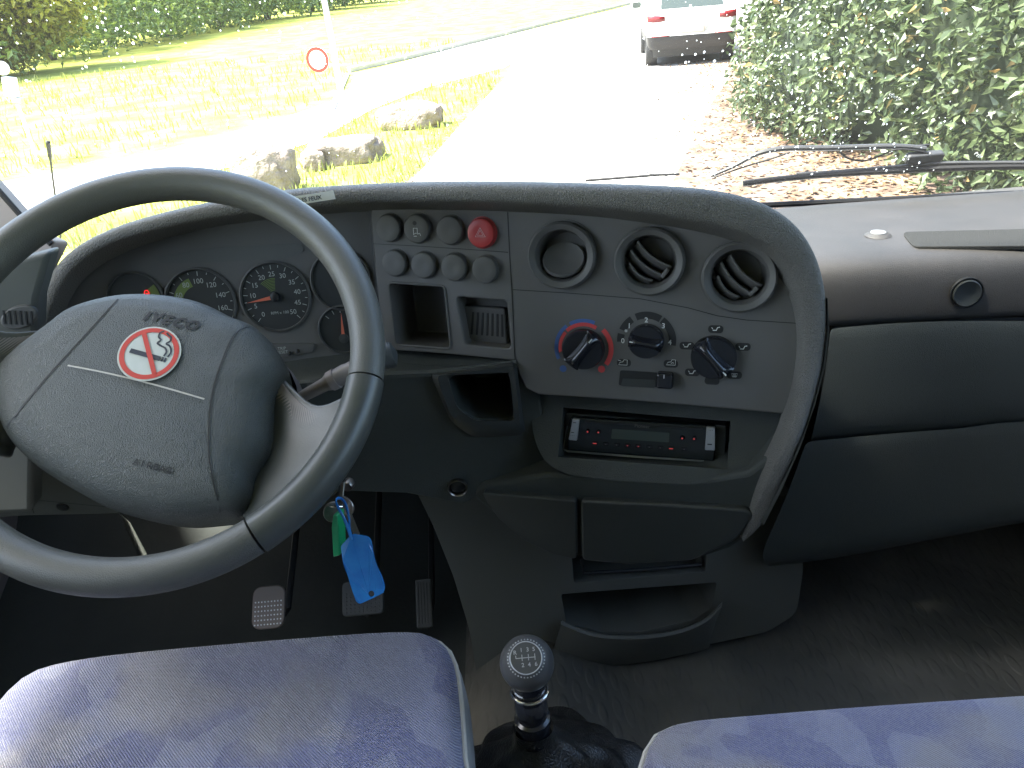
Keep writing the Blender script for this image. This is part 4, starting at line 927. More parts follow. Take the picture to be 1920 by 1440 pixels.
MB().lathe(fz, [(.0115, -.043), (.0148, -.050), (.0158, -.058), (.0150, -.066), (.0140, -.070), (.0168, -.072), (.0172, -.078), (.0160, -.086), (.0165, -.094), (.0176, -.097), (.0170, -.10)], 36).build('lever_sleeve', 'gloss', gl_)
rows = []
for i in range(22):
    t = i/21; z = -.086-.20*t; rr = .0172+.006*t+.155*max(0, t-.10)**1.0
    row = []
    for j in range(72):
        a = 2*math.pi*j/72; fold = .12*min(1, t*3)*math.sin(a*5+1.3*math.sin(t*9))+.07*min(1, t*3)*math.sin(a*9+t*14)+.04*math.sin(t*40+2*math.sin(a*3))*min(1, t*4)
        row.append(fz.p(rr*(1+fold)*math.cos(a)*1.12, rr*(1+fold)*math.sin(a)*.95, z))
    rows.append(row)
MB().grid(rows, cu=True).build('gaiter', 'gaiter', gl_, sub=1)
# =================================================================== SEATS
def cushion(name, label, outline, zt, thick, cen):
    t = thing(name, label, 'seat', (cen[0], cen[1], zt-thick))
    P = rs([Vector((x, y, 0)) for x, y in outline], 110, True); n = len(P)
    cx = sum(q.x for q in P)/n; cy = sum(q.y for q in P)/n
    def inset(d):
        o = []
        for i in range(n):
            tg_ = (P[(i+1) % n]-P[i-1]).normalized(); nn = Vector((tg_.y, -tg_.x, 0))
            if nn.dot(P[i]-Vector((cx, cy, 0))) > 0: nn = -nn
            o.append(P[i]+nn*d)
        return o
    rows = []
    for d, dz in ((.0, -.018), (.0015, -.011), (.005, -.0055), (.011, -.0015), (.020, .001)):
        rows.append([Vector((q.x, q.y, zt+dz)) for q in inset(d)])
    last = inset(.020); c = Vector((cx, cy, 0))
    for s_ in (.93, .85, .75, .62, .48, .33, .18, .04):
        rows.append([Vector((cx+(q.x-cx)*s_, cy+(q.y-cy)*s_, zt+.001+.014*(1-s_**2))) for q in last])
    mb = MB().grid(rows, cu=True); mb.poly(rows[-1]); mb.build('cushion_top', 'fabric', t, ang=80)
    MB().tube([Vector((q.x, q.y, zt-.0195)) for q in inset(-.0015)], .0026, 8, closed=True).build('piping', 'piping', t)
    rows = [[Vector((q.x, q.y, zt+dz)) for q in inset(d)] for d, dz in ((.0005, -.020), (-.006, -.035), (-.008, -.06), (-.004, -.09), (.01, -thick))]
    MB().grid(rows, cu=True).build('cushion_side', 'seatside', t, ang=80)
    MB().prism([Vector((cx+(q.x-cx)*.8, cy+(q.y-cy)*.8, CAMZ-1.03)) for q in P[::6]], [Vector((cx+(q.x-cx)*.8, cy+(q.y-cy)*.8, zt-thick)) for q in P[::6]]).build('seat_box', 'black', t)
    return t
ZD = CAMZ-.575
dpx = [(868, 1500), (864, 1400), (858, 1300), (850, 1235), (836, 1198), (806, 1177), (760, 1171), (650, 1176), (400, 1196), (220, 1213), (110, 1230), (50, 1250), (5, 1285), (-30, 1330), (-55, 1400), (-75, 1500)]
dw = [atZ(x, y, ZD) for x, y in dpx]
dw = [(q.x, q.y) for q in dw]
dw += [(dw[-1][0]+.01, .10), (dw[-1][0]+.05, .04), (dw[0][0]-.05, .04), (dw[0][0]-.01, .10)]
cushion('van_seat', 'blue patterned driver seat cushion under the steering wheel, with greyer patches', dw, ZD, .13, (-.3, .3))
ZP = CAMZ-.60
ppx = [(1190, 1520), (1200, 1440), (1212, 1390), (1236, 1354), (1290, 1337), (1400, 1326), (1600, 1310), (1800, 1296), (1920, 1288), (2150, 1275), (2350, 1268), (2470, 1285), (2530, 1340), (2560, 1420), (2580, 1500)]
pw = [atZ(x, y, ZP) for x, y in ppx]; pw = [(q.x, q.y) for q in pw]
pw += [(pw[-1][0]-.005, .06), (pw[-1][0]-.05, .00), (pw[0][0]+.05, .00), (pw[0][0], .06)]
cushion('van_seat', 'blue and beige patterned double passenger seat cushion right of the gear lever', pw, ZP, .13, (.5, .25))
# =================================================================== PEDALS
def pedal(name, label, x, y, Y, hw, hh, r_, dots, mt='pedal', tau=50):
    f = Fr(atY(x, y, Y), 0, tau); t = thing(name, label, 'pedal', f.o, 'foot pedals')
    MB().slab(f, rrect(hw, hh, r_), -.006, 0).build('pedal_pad', mt, t, bevel=.002)
    mb = MB()
    if dots:
        for i in range(9):
            for j in range(6): mb.lathe(Fr(f.p(-hw*.78+i*hw*.195, -hh*.80+j*hh*.21, 0), uvn=(f.u, f.v, f.n)), [(.0013, -.0005), (.0010, .0012), (0, .0014)], 8)
    else:
        for i in range(5): mb.box(Fr(f.p(-hw*.7+i*hw*.35, 0, 0), uvn=(f.u, f.v, f.n)), hw*.06, hh*.85, -.0003, .0015)
    mb.build('tread', 'silver' if dots == 2 else mt, t)
    MB().tube([f.p(0, -hh*.5, -.006), f.p(0, -hh*.9, -.03), f.p(.0, hh*.2, -.10), f.p(0, .22, -.16)], .006, 8, flat=.6).build('pedal_arm', 'black', t)
pedal('pedal', 'worn clutch pedal with small studs, left of the other pedals', 503, 1138, .92, .026, .033, .014, 2)
pedal('pedal', 'dark brake pedal behind the blue key tag', 680, 1120, .95, .034, .028, .008, 1, 'dark')
pedal('pedal', 'narrow ribbed accelerator pedal beside the floor console', 795, 1130, .97, .014, .040, .004, 0, 'dark')
# =================================================================== CAB SHELL
cab = thing('van_cab', 'cab of the van around the seats: floor mat, doors, pillars and roof lining', 'van cab', (0, .2, 1.05))
zf = CAMZ-1.05
for XM, fn_, fm_ in (([-1.05+i*.05 for i in range(19)]+[-.12], 'footwell_floor', 'footwell_shade'), ([-.12]+[-.10+i*.05 for i in range(24)], 'floor_mat', 'mat')):
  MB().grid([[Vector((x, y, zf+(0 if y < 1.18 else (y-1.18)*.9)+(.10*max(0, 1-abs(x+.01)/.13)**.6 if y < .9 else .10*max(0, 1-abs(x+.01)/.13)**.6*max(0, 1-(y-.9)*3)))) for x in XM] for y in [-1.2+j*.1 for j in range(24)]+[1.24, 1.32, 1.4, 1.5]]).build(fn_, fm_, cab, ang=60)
MB().wbox((-1.05, 1.36, zf+.1), (1.05, 1.40, CAMZ-.45)).build('bulkhead', 'black', cab)
MB().wbox((-1.09, -1.25, CAMZ+.52), (1.09, .95, CAMZ+.56)).build('roof_panel', 'headl', cab)
MB().wbox((-1.09, -1.29, zf), (1.09, -1.25, CAMZ+.52)).build('rear_wall', 'headl', cab)
for sx in (-1, 1):
    dr = thing0('door', cab, (sx*1.06, .3, zf))
    MB().wbox((sx*1.05, -1.25, zf), (sx*1.09, 1.40, CAMZ-.30)).build('door_lower', 'pillar', dr)
    MB().wbox((sx*1.05, -1.25, CAMZ-.30), (sx*1.09, -.35, CAMZ+.52)).build('door_post', 'pillar', dr)
    MB().wbox((sx*1.05, -.35, CAMZ+.44), (sx*1.09, .95, CAMZ+.52)).build('window_frame', 'pillar', dr)
    g = MB().grid([[Vector((sx*1.07, -.35, CAMZ-.30)), Vector((sx*1.07, 1.25, CAMZ-.30))], [Vector((sx*1.07, -.35, CAMZ+.44)), Vector((sx*1.07, .95, CAMZ+.44))]]); g.build('side_window', 'glass', dr)
# windscreen
def wsp(x, t): # t 0 bottom .. 1 top
    return Vector((x, 1.46-.48*t-.13*x*x, CAMZ-.43+.95*t))
wsx = [-1.08+i*.108 for i in range(21)]
for sx in (-1, 1):
    MB().tube([wsp(sx*1.10, -.02), wsp(sx*1.09, .5), wsp(sx*1.08, 1.02)], .034, 10, flat=1.2).build('windscreen_pillar', 'pillar', cab)
MB().tube([wsp(-.93, .005), wsp(-.5, .0), wsp(0, -.01), wsp(.5, .0), wsp(.93, .005)], .006, 8).build('windscreen_seal', 'rubber', cab)
MB().tube([wsp(-.915, -.0), wsp(-.915, .5), wsp(-.92, 1)], .006, 8).build('windscreen_seal', 'rubber', cab)
MB().tube([wsp(-.93, 1.01), wsp(0, 1.02), wsp(.93, 1.01)], .03, 10).build('roof_edge', 'headl', cab)
wsc = tag(MB().grid([[wsp(x, j/8) for x in wsx] for j in range(9)]).build('windscreen', 'glass', None), 'large raked windscreen of the van, specked with rain drops', 'windscreen')
# bonnet and cowl outside
MB().grid([[Vector((x, y, CAMZ-.46-(y-1.40)*.55-.10*x*x)) for x in [-.9+i*.09 for i in range(21)]] for y in (1.42, 1.5, 1.7, 1.9, 2.0, 2.02)]+[[Vector((x, 2.03, CAMZ-1.3)) for x in [-.9+i*.09 for i in range(21)]]]).build('bonnet', 'white', cab)
# drops on the glass
WN = (wsp(0, 1)-wsp(0, 0)).cross(Vector((1, 0, 0))).normalized()
def ws_hit(x, y):
    d = ray(x, y); o = CAM; t = 1.2/d.length
    lo, hi = .3, 2.5
    def fn(k):
        q = CAM+d.normalized()*k; tt = (q.z-(CAMZ-.43))/.95; return q.y-(1.46-.48*tt-.13*q.x**2)
    for _ in range(40):
        md = (lo+hi)/2
        if fn(md) > 0: hi = md
        else: lo = md
    return CAM+d.normalized()*lo
rng = random.Random(3); mb = MB(); mbw = MB()
wnv = Vector((0, -.95, -.48)).normalized()*-1
wa = Vector((1, 0, 0)); wb = wnv.cross(wa).normalized()
def dropm(mb, c, r_, sx=1):
    f = Fr(c, uvn=(wa, wb, wnv)); mb.lathe(f, [(0, -r_*.35), (r_*.8, -r_*.3), (r_, 0), (r_*.8, r_*.45), (r_*.4, r_*.62), (0, r_*.66)], 8, sx=sx, sy=1.25)
cnt = 0
while cnt < 1150:
    if rng.random() < .62: x = rng.gauss(1480, 150); y = rng.uniform(-60, 330)
    else: x = rng.uniform(-100, 900); y = rng.uniform(-60, 330)
    if x > 1930: continue
    r_ = rng.choice([.0007, .0008, .0009, .0011, .0014, .0019]); cnt += 1
    dropm(mb, ws_hit(x, y)+wnv*.0008, r_, rng.uniform(.8, 1.2))
o = mb.build('rain_drops', 'drop', None); o['kind'] = 'stuff'; tag(o, 'small rain drops scattered over the windscreen glass', 'rain drops')
# insect marks
for (x, y, s_) in ((1678, 183, 1.0), (1835, 292, .7)):
    q = ws_hit(x, y)+wnv*.001; f = Fr(q, uvn=(wa, wb, wnv)).rot(35); mb = MB()
    for i in range(5):
        mb.slab(f, [(a*1.0+(i-2)*.005*s_, b+(rng.random()-.5)*.004) for a, b in [(rng.uniform(.6, 1)*.0045*s_*math.cos(k), rng.uniform(.5, 1)*.0025*s_*math.sin(k)) for k in [2*math.pi*j/9 for j in range(9)]]], 0, .0004)
    tag(mb.build('insect_smear', 'whitep', None), 'pale insect smear on the windscreen in front of the hedge' if s_ == 1 else 'small faint insect smear low on the windscreen near the wiper', 'smear')
# =================================================================== WIPERS, AERIAL
def wpt(x, y, out=.02): return ws_hit(x, y)+wnv*(out if wnv.y > 0 else -out)
wp = thing('windscreen_wiper', 'long black wiper blade and bent arm resting along the bottom of the windscreen', 'wiper', wpt(1700, 330))
MB().tube(rs([wpt(1398, 358), wpt(1450, 351), wpt(1560, 341), wpt(1690, 334), wpt(1760, 330), wpt(1850, 327), wpt(1960, 326), wpt(2100, 330)], 30), .0058, 8).build('blade', 'rubber', wp)
MB().tube(rs([wpt(1500, 343, .024), wpt(1600, 336, .024), wpt(1710, 329, .026), wpt(1800, 322, .024), wpt(2100, 322, .024)], 20), .0032, 8).build('blade_carrier', 'wiper', wp)
MB().tube(rs([wpt(1340, 350, .03), wpt(1385, 331, .03), wpt(1430, 311, .034), wpt(1480, 303, .036), wpt(1560, 302, .036), wpt(1690, 299, .036), wpt(1750, 304, .036)], 30), [.0028+.0022*min(1, i/10) for i in range(30)], 8).build('arm', 'wiper', wp)
MB().tube(rs([wpt(1345, 350, .026), wpt(1400, 331, .026), wpt(1450, 316, .026), wpt(1490, 306, .03)], 20), .0018, 6).build('washer_tube', 'rubber', wp)
MB().tube(rs([wpt(1585, 306, .03), wpt(1600, 317, .03), wpt(1630, 322, .03), wpt(1660, 313, .03), wpt(1690, 301, .03), wpt(1730, 303, .03), wpt(1760, 310, .03)], 30), .0018, 6).build('washer_hose', 'rubber', wp)
fh = Fr(wpt(1745, 316, .03), uvn=(wa, wb, wnv))
MB().slab(fh, rrect(.034, .0095, .007), -.006, .008).build('arm_joint', 'wiper', wp, bevel=.003)
MB().slab(Fr(wpt(1745, 306, .045), uvn=(wa, wb, wnv)), rrect(.016, .003, .002), 0, .004).build('joint_clip', 'rubber', wp, bevel=.001)
t = thing('windscreen_wiper', 'tip of the driver side wiper just showing over the dash hood', 'wiper', wpt(1260, 342))
MB().tube([wpt(1100, 352), wpt(1190, 345), wpt(1240, 341), wpt(1278, 340)], .0028, 6).build('blade', 'rubber', t)
a0 = atY(104, 372, 1.75); a1 = atY(90, 266, 1.65)
t = thing('aerial', 'thin black radio aerial with a thick tip, in front of the left windscreen pillar', 'aerial', a0+(a0-a1)*1.2)
MB().tube([a0+(a0-a1)*1.2, a1], .0022, 8).build('rod', 'rubber', t)
MB().tube([a0.lerp(a1, .70), a0.lerp(a1, .76), a1, a1+(a1-a0)*.01], [.0024, .0042, .0045, .002], 10).build('tip', 'rubber', t)
# =================================================================== OUTSIDE
def struct(o): o['kind'] = 'structure'; return o
def sheet(pts, z, name, mt): return MB().poly([Vector((q.x, q.y, z)) for q in pts]).build(name, mt, None, smooth=False)
struct(MB().grid([[Vector((x, y, 0)) for x in (-300, 300)] for y in (-60, 500)]).build('ground', 'lawn', None, smooth=False))
g = lambda x, y: G(x, y)
rl = [G(760, 348), G(790, 320), G(850, 250), G(910, 185), G(945, 150)]
far = [G(1045, 50), G(1130, 0)]
rd = [Vector((-1.2, -20, 0)), Vector((-1.2, 4, 0))]+rl+[G(960, 120), G(1060, 50), Vector((14, 60, 0)), Vector((32, 110, 0)), Vector((60, 160, 0)), Vector((70, 150, 0)), Vector((40, 92, 0)), Vector((20, 50, 0)), G(1378, 95), G(1370, 140), G(1330, 200), G(1260, 345), Vector((1.9, 4, 0)), Vector((1.9, -20, 0))]
struct(sheet(rd, .008, 'road', 'road'))
struct(sheet([G(1255, 360), G(1215, 260), G(1220, 200), G(1250, 130), G(1378, 95), G(1420, 60), Vector((16, 30, 0)), Vector((9, -20, 0)), Vector((1.5, -20, 0)), Vector((1.5, 4, 0))], .004, 'leafy_verge', 'dirt'))
# side path
pp = [G(-500, 420), G(-200, 395), G(0, 343), G(150, 315), G(300, 285), G(450, 245), G(560, 213), G(650, 180), G(665, 140), G(850, 92), G(1045, 44), G(1200, 8), G(1300, -20), Vector((30, 90, 0)), G(1060, 60), G(945, 128), G(800, 165), G(700, 205), G(600, 262), G(520, 290), G(430, 315), G(280, 360), G(150, 400), G(-200, 500)]
struct(sheet(pp, .012, 'path', 'path'))
# kerb wall along the side path
kb = thing('kerb', 'long low stone kerb between the pale path and the lawn', 'kerb', G(850, 92))
ks = [G(658, 136), G(760, 113), G(850, 91), G(950, 66), G(1045, 42), G(1140, 19), G(1200, 4)]
for a, b in zip(ks, ks[1:]):
    d = (b-a); n_ = max(1, int(d.length/2.2)); u = d.normalized(); s_ = Vector((-u.y, u.x, 0))*.14
    for i in range(n_):
        p0 = a+d*(i/n_); p1 = a+d*((i+.985)/n_); MB().prism([p0, p1, p1+s_, p0+s_], [p+Vector((0, 0, .13)) for p in (p0, p1, p1+s_, p0+s_)]).build('kerb_stone', 'kerb', kb, bevel=.01)
a, b = G(656, 140), G(628, 208)
MB().prism([a, b, b+Vector((-.12, 0, 0)), a+Vector((-.12, 0, 0))], [q+Vector((0, 0, .05)) for q in (a, b, b+Vector((-.12, 0, 0)), a+Vector((-.12, 0, 0)))]).build('kerb_stone', 'kerb', kb, bevel=.01)
# ---- grass tufts and leaf litter
rng = random.Random(11)
def inpoly(p, P):
    c = False; j = len(P)-1
    for i in range(len(P)):
        if (P[i].y > p.y) != (P[j].y > p.y) and p.x < (P[j].x-P[i].x)*(p.y-P[i].y)/(P[j].y-P[i].y)+P[i].x: c = not c
        j = i
    return c
isl = [G(-200, 520), G(150, 405), G(280, 365), G(430, 318), G(520, 293), G(600, 265), G(700, 208), G(800, 168), G(935, 135), G(940, 150), G(910, 185), G(850, 250), G(790, 320), G(740, 360), G(500, 420)]
law = [G(-400, 380), G(0, 335), G(300, 278), G(560, 208), G(640, 172), G(660, 130), G(1000, 45), G(700, 20), G(0, 135), G(-300, 180)]
mb = MB()
def blade(p, h, w_):
    a = rng.uniform(0, 6.28); l = Vector((math.cos(a), math.sin(a), 0)); s_ = Vector((-l.y, l.x, 0))*w_; tip = p+l*h*rng.uniform(.2, .7)+Vector((0, 0, h))
    mid = p.lerp(tip, .55)+Vector((0, 0, h*.12)); mb.add([p-s_, p+s_, mid+s_*.8, mid-s_*.8, tip], [(0, 1, 2, 3), (3, 2, 4)])
for poly_, n_, h in ((isl, 9000, .11), (law, 9000, .13)):
    x0, x1 = min(q.x for q in poly_), max(q.x for q in poly_); y0, y1 = min(q.y for q in poly_), max(q.y for q in poly_)
    y1 = min(y1, 30); k = 0
    while k < n_:
        p = Vector((rng.uniform(x0, x1), y0+(y1-y0)*rng.random()**1.5, 0))
        if noise.noise(p*.9)+noise.noise(p*.25+Vector((5, 0, 0)))*.6 < -.12 and rng.random() < .7: k += 1; continue
        k += 1
        if inpoly(p, poly_): blade(p, h*rng.uniform(.5, 1.5)*(1+p.y*.012), .006*(1+p.y*.06))
o = mb.build('grass', 'grassb', None, recalc=False, smooth=False); o['kind'] = 'stuff'; tag(o, 'rough grass blades growing on the lawn and verge', 'grass')
mb = MB()
def flat_leaf(p, s_, up=.012):
    a = rng.uniform(0, 6.28); u = Vector((math.cos(a), math.sin(a), rng.uniform(-.4, .4)))*s_; v = Vector((-math.sin(a), math.cos(a), rng.uniform(-.5, .5)))*s_*.55; c = p+Vector((0, 0, up+rng.random()*.02))
    mb.add([c-u, c-v*.9+u*.1, c+u, c+v*.9+u*.1], [(0, 1, 2, 3)])
for i in range(5200):
    t = rng.random(); y = 5.2+13*t**1.3; xr = 4.0+(y-7)*.12; x = xr-abs(rng.gauss(0, 1.0+.25*(y < 11)))
    p = Vector((x, y, 0))
    if x < 2.0+.13*(y-8): 
        if rng.random() < .8: continue
    flat_leaf(p, rng.uniform(.022, .05))
for i in range(500):
    q = rl[0].lerp(rl[-1], rng.random()**1.6); flat_leaf(q+Vector((rng.gauss(-.05, .12), 0, 0)), rng.uniform(.015, .035))
o = mb.build('fallen_leaves', 'litter', None, recalc=False, smooth=False); o['kind'] = 'stuff'; tag(o, 'brown fallen leaves lying along the foot of the hedge', 'leaves')
# ---- foliage
def leafcluster(mb, c, n_dir, size, spread, k):
    for _ in range(k):
        p = c+Vector((rng.gauss(0, spread), rng.gauss(0, spread), rng.gauss(0, spread)))
        d = Vector((rng.gauss(0, 1), rng.gauss(0, 1), rng.gauss(-.5, .7))).normalized()
        nn = (n_dir*.9+Vector((rng.gauss(0, .6), rng.gauss(0, .6), rng.gauss(.3, .6)))).normalized()
        s_ = d.cross(nn)
        if s_.length < .1: continue
        s_.normalize(); L_ = size*rng.uniform(.65, 1.25); W_ = L_*.25
        f_ = s_.cross(d).normalized()*L_*.08
        mb.add([p, p+d*L_*.35+s_*W_+f_, p+d*L_, p+d*L_*.35-s_*W_+f_, p+d*L_*.45-f_*.6], [(0, 1, 4), (1, 2, 4), (2, 3, 4), (3, 0, 4)])
# right hedge, laurel wall
hb_ = [(5.4, 2.5), (4.75, 5.5), (4.35, 7.4), (4.15, 8.8), (3.95, 9.8), (3.95, 11.0), (4.75, 12.6), (5.6, 15), (6.9, 18.5), (8.8, 23), (12.0, 31), (19, 46)]
def hpt(t):
    q = rs([Vector((x, y, 0)) for x, y in hb_], 60); i = min(58, int(t*59)); return q[i].lerp(q[i+1], t*59-i), (q[i+1]-q[i]).normalized()
HQ = rs([Vector((x, y, 0)) for x, y in hb_], 60)
hd = thing('hedge', 'tall dense green laurel hedge along the right side of the road', 'hedge', (4.6, 9, 0))
def bulge(s_, z): return .32*noise.noise(Vector((s_*.75, z*.9, 0)))+.20*noise.noise(Vector((s_*2.1, z*2.0, 7)))+.12*noise.noise(Vector((s_*4.5, z*4, 3)))
def hsurf(i, z):
    i = max(0, min(58.99, i)); k = int(i); q = HQ[k].lerp(HQ[k+1], i-k); d = (HQ[k+1]-HQ[k]).normalized(); out = Vector((-d.y, d.x, 0)); s_ = sum((HQ[j+1]-HQ[j]).length for j in range(k))+(i-k)*(HQ[k+1]-HQ[k]).length
    low = .10*max(0, 1-z/.3); return q+out*(.22+bulge(s_, z)-low+.12*math.sin(min(1, z/3.5)*3.1))+Vector((0, 0, z)), out
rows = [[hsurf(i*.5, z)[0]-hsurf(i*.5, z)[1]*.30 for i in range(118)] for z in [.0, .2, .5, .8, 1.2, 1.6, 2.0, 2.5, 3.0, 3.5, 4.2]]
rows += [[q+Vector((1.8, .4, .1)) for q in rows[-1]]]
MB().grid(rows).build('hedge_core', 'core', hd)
mb = MB()
i = 0
while i < 15000:
    t = rng.random()**1.7*58; z = rng.random()**1.25*(4.2) 
    if z < .05: continue
    p, out = hsurf(t, z); depth = abs(rng.gauss(0, .10)); far_ = max(1, p.y/10)
    if noise.noise(Vector((t*.9, z*2.2, 11))) < -.28 and rng.random() < .75: i += 1; continue
    leafcluster(mb, p-out*depth+out*.10, out, .118*min(2.2, far_**.8), .07*far_**.6, 4); i += 1
mb.build('hedge_leaves', 'laurel', hd, recalc=False, smooth=False)
mb = MB()
for t in (20, 22.5, 24, 27, 29, 33, 37): 
    p, out = hsurf(t, .05); mb.tube([p-out*.1, p-out*.25+Vector((.05, 0, .5)), p-out*.4+Vector((-.05, 0, 1.3))], [.03, .022, .014], 7)
mb.build('hedge_stems', 'bark', hd)
# far tree belt on the left : separate trees
def tree(name, label, base, h, rad, size, n_, mt, group=None, squash=1.0):
    t = thing(name, label, 'tree', base, group)
    MB().tube([base, base+Vector((.05*h, 0, h*.3)), base+Vector((.02*h, .02*h, h*.62))], [h*.035, h*.026, h*.012], 9).build('trunk', 'bark', t)
    mb = MB(); lob = []
    for k in range(9):
        a = rng.uniform(0, 6.28); lob.append((base+Vector((math.cos(a)*rad*.5*rng.random(), math.sin(a)*rad*.5*rng.random(), h*(.12+.75*k/9))), rad*rng.uniform(.45, .75)))
    for k in range(n_):
        c, r_ = rng.choice(lob); d = Vector((rng.gauss(0, 1), rng.gauss(0, 1), rng.gauss(0, 1)*squash)).normalized(); p = c+d*r_*rng.uniform(.7, 1.05)
        if p.z < .08*h: p.z = .08*h+rng.random()*.1*h
        leafcluster(mb, p, d, size, size*.9, 3)
    mb.build('crown', mt, t, recalc=False, smooth=False); return t
fb = [G(-420, 205), G(-200, 172), G(0, 135), G(100, 112), G(200, 90), G(300, 71), G(400, 54), G(500, 39), G(600, 20), G(700, 2)]
labs = ['behind the yellow-leaved tree, past the left edge', 'behind the yellow-leaved tree, over the white post', 'just right of the yellow-leaved tree', 'second right of the yellow-leaved tree', 'third right of the yellow-leaved tree', 'fourth right of the yellow-leaved tree', 'just left of the pale post', 'partly behind the pale post', 'just right of the pale post']
k = 0
P_ = [G(-300, 190), G(-90, 155), G(70, 118), G(190, 92), G(300, 71), G(400, 54), G(490, 40), G(575, 24), G(640, 12)]
for i, q in enumerate(P_):
    D = q.length; tree('leafy_tree', 'dark green tree in the far row, '+labs[i], q+Vector((0, D*.03, 0)), 5.5+D*.05, 3.6+D*.045, .16+D*.0035, 3200, 'far', 'green trees beyond the lawn')
# near yellow-green tree, upper left
tb = atY(-170, 100, 33.5); tb.z = 0
tr = thing('maple_tree', 'yellow-green tree with big lobed leaves overhanging the lawn at the upper left', 'tree', tb)
MB().tube([tb, tb+Vector((.1, 0, 1.4)), tb+Vector((.3, 0, 3.2)), tb+Vector((.2, 0, 5))], [.20, .16, .12, .07], 12).build('trunk', 'bark', tr)
mb = MB(); br = MB()
cc = [(atY(20, -10, 33), 2.0), (atY(70, -60, 33), 2.4), (atY(-30, 60, 33), 1.5), (atY(15, 85, 33), .9), (atY(-80, -60, 33), 2.6), (atY(95, 20, 33), 1.0), (atY(50, 60, 33), 1.05)]
for c, r_ in cc:
    br.tube([tb+Vector((.25, 0, 2.6)), (tb+Vector((.25, 0, 3.4))).lerp(c, .5), c], [.06, .04, .012], 6)
    for _ in range(int(190*r_*r_)+90):
        d = Vector((rng.gauss(0, 1), rng.gauss(0, 1), rng.gauss(0, .8))).normalized(); leafcluster(mb, c+d*r_*rng.uniform(.45, 1.0), d, .30, .16, 3)
mb.build('crown', 'maple', tr, recalc=False, smooth=False); br.build('branch', 'bark', tr)
# ---- signpost
sp_b = G(642, 190); Ysp = sp_b.y
ptop = atY(606, -60, Ysp*.99)
t = thing('sign_post', 'tall pale lamp post at the corner of the lawn, carrying the round sign', 'post', sp_b)
MB().tube([sp_b, sp_b.lerp(Vector((sp_b.x, Ysp, ptop.z)), .5), Vector((sp_b.x-.03, Ysp, ptop.z+.6))], [.062, .056, .05], 16).build('post', 'postw', t)
sc = atY(595, 112, Ysp-.16); fs_ = Fr(sc, 12, 0).rot(0)
t = thing('round_road_sign', 'round white no-vehicles sign with a red ring, mounted on the pale post', 'road sign', sc)
sr_ = 22.5/FPX*(sc-CAM).dot(Fv)
MB().lathe(fs_, [(0, -.012), (sr_, -.012), (sr_*1.01, -.004), (sr_, .002), (0, .002)], 48).build('sign_plate', 'white', t, ang=50)
MB().arc(fs_, sr_*.865, sr_*.25, 0, 360, .005, 56).build('red_ring', 'signred', t, smooth=False)
mb = MB()
for a, b in ((.05, .25), (-.35, .05), (.35, -.10), (-.05, -.30)): mb.disc(Fr(fs_.p(a*sr_*.8, b*sr_*.8), uvn=(fs_.u, fs_.v, fs_.n)), .011, .006, 10)
mb.build('rivets', 'engrave', t, smooth=False)
pc = Vector((sp_b.x, Ysp, sc.z))
MB().tube([sc+Vector((0, .02, .12)), Vector((pc.x, pc.y-.02, sc.z+.12))], .014, 8).tube([sc+Vector((0, .02, -.12)), Vector((pc.x, pc.y-.02, sc.z-.12))], .014, 8).build('bracket', 'postw', t)
# ---- white post at the left
wb_ = G(72, 303); t = thing('white_lamp_post', 'slim white lamp with ball head and box, at the left edge', 'lamp post', wb_)
def wpY(x, y): q = atY(x, y, wb_.y); return q
MB().tube([wb_, wpY(33, 195)], .028, 10).build('pole', 'postw', t)
q = wpY(33, 188); MB().box(Fr(q, 0, 0).rot(-12), .075, .045, -.05, .05).build('clamp', 'kerb', t, bevel=.01)
q = wpY(20, 163); MB().box(Fr(q, 0, 0).rot(-12), .085, .14, -.07, .07).build('box', 'white', t, bevel=.015)
q = wpY(4, 128); MB().lathe(Fr(q, uvn=(Vector((1, 0, 0)), Vector((0, 1, 0)), Vector((0, 0, 1)))), [(.10*math.sin(math.pi*i/14)+1e-5, .10*math.cos(math.pi*i/14)) for i in range(15)], 24).build('ball', 'white', t)
# ---- boulders
def boulder(x, y, w_, d_, h, label, seed, rot=0):
    c = G(x, y); bm = bmesh.new(); bmesh.ops.create_icosphere(bm, subdivisions=4, radius=1)
    for v in bm.verts:
        p = v.co.copy(); k = 1+.22*noise.noise(p*1.1+Vector((seed, 0, 0)))+.08*noise.noise(p*3+Vector((seed, 3, 0)))+.035*noise.noise(p*8+Vector((seed, 3, 0)))
        q = Vector([math.copysign(abs(a)**.62, a) for a in p]); q *= k; v.co = Vector((q.x*w_/2, q.y*d_/2, q.z*h*.55+h*.35))
    me = bpy.data.meshes.new('boulder'); bm.to_mesh(me); bm.free(); me.materials.append(M['stone']); me.shade_smooth()
    o = bpy.data.objects.new('boulder', me); COL.objects.link(o); o.location = c; o.rotation_euler = (0, 0, R(rot)); tag(o, label, 'boulder', 'boulders on the grass verge')
    return o
boulder(503, 362, .74, .6, .62, 'squarish brown boulder just above the steering wheel rim', 1, 8)
boulder(645, 303, 1.05, .6, .34, 'long low pale boulder with holes, between the other boulders', 5, 4)
boulder(592, 318, .28, .3, .28, 'small stone at the left end of the long pale boulder', 9)
boulder(772, 238, 1.05, .6, .42, 'pale boulder with grass before it, farthest up the verge', 14, -10)
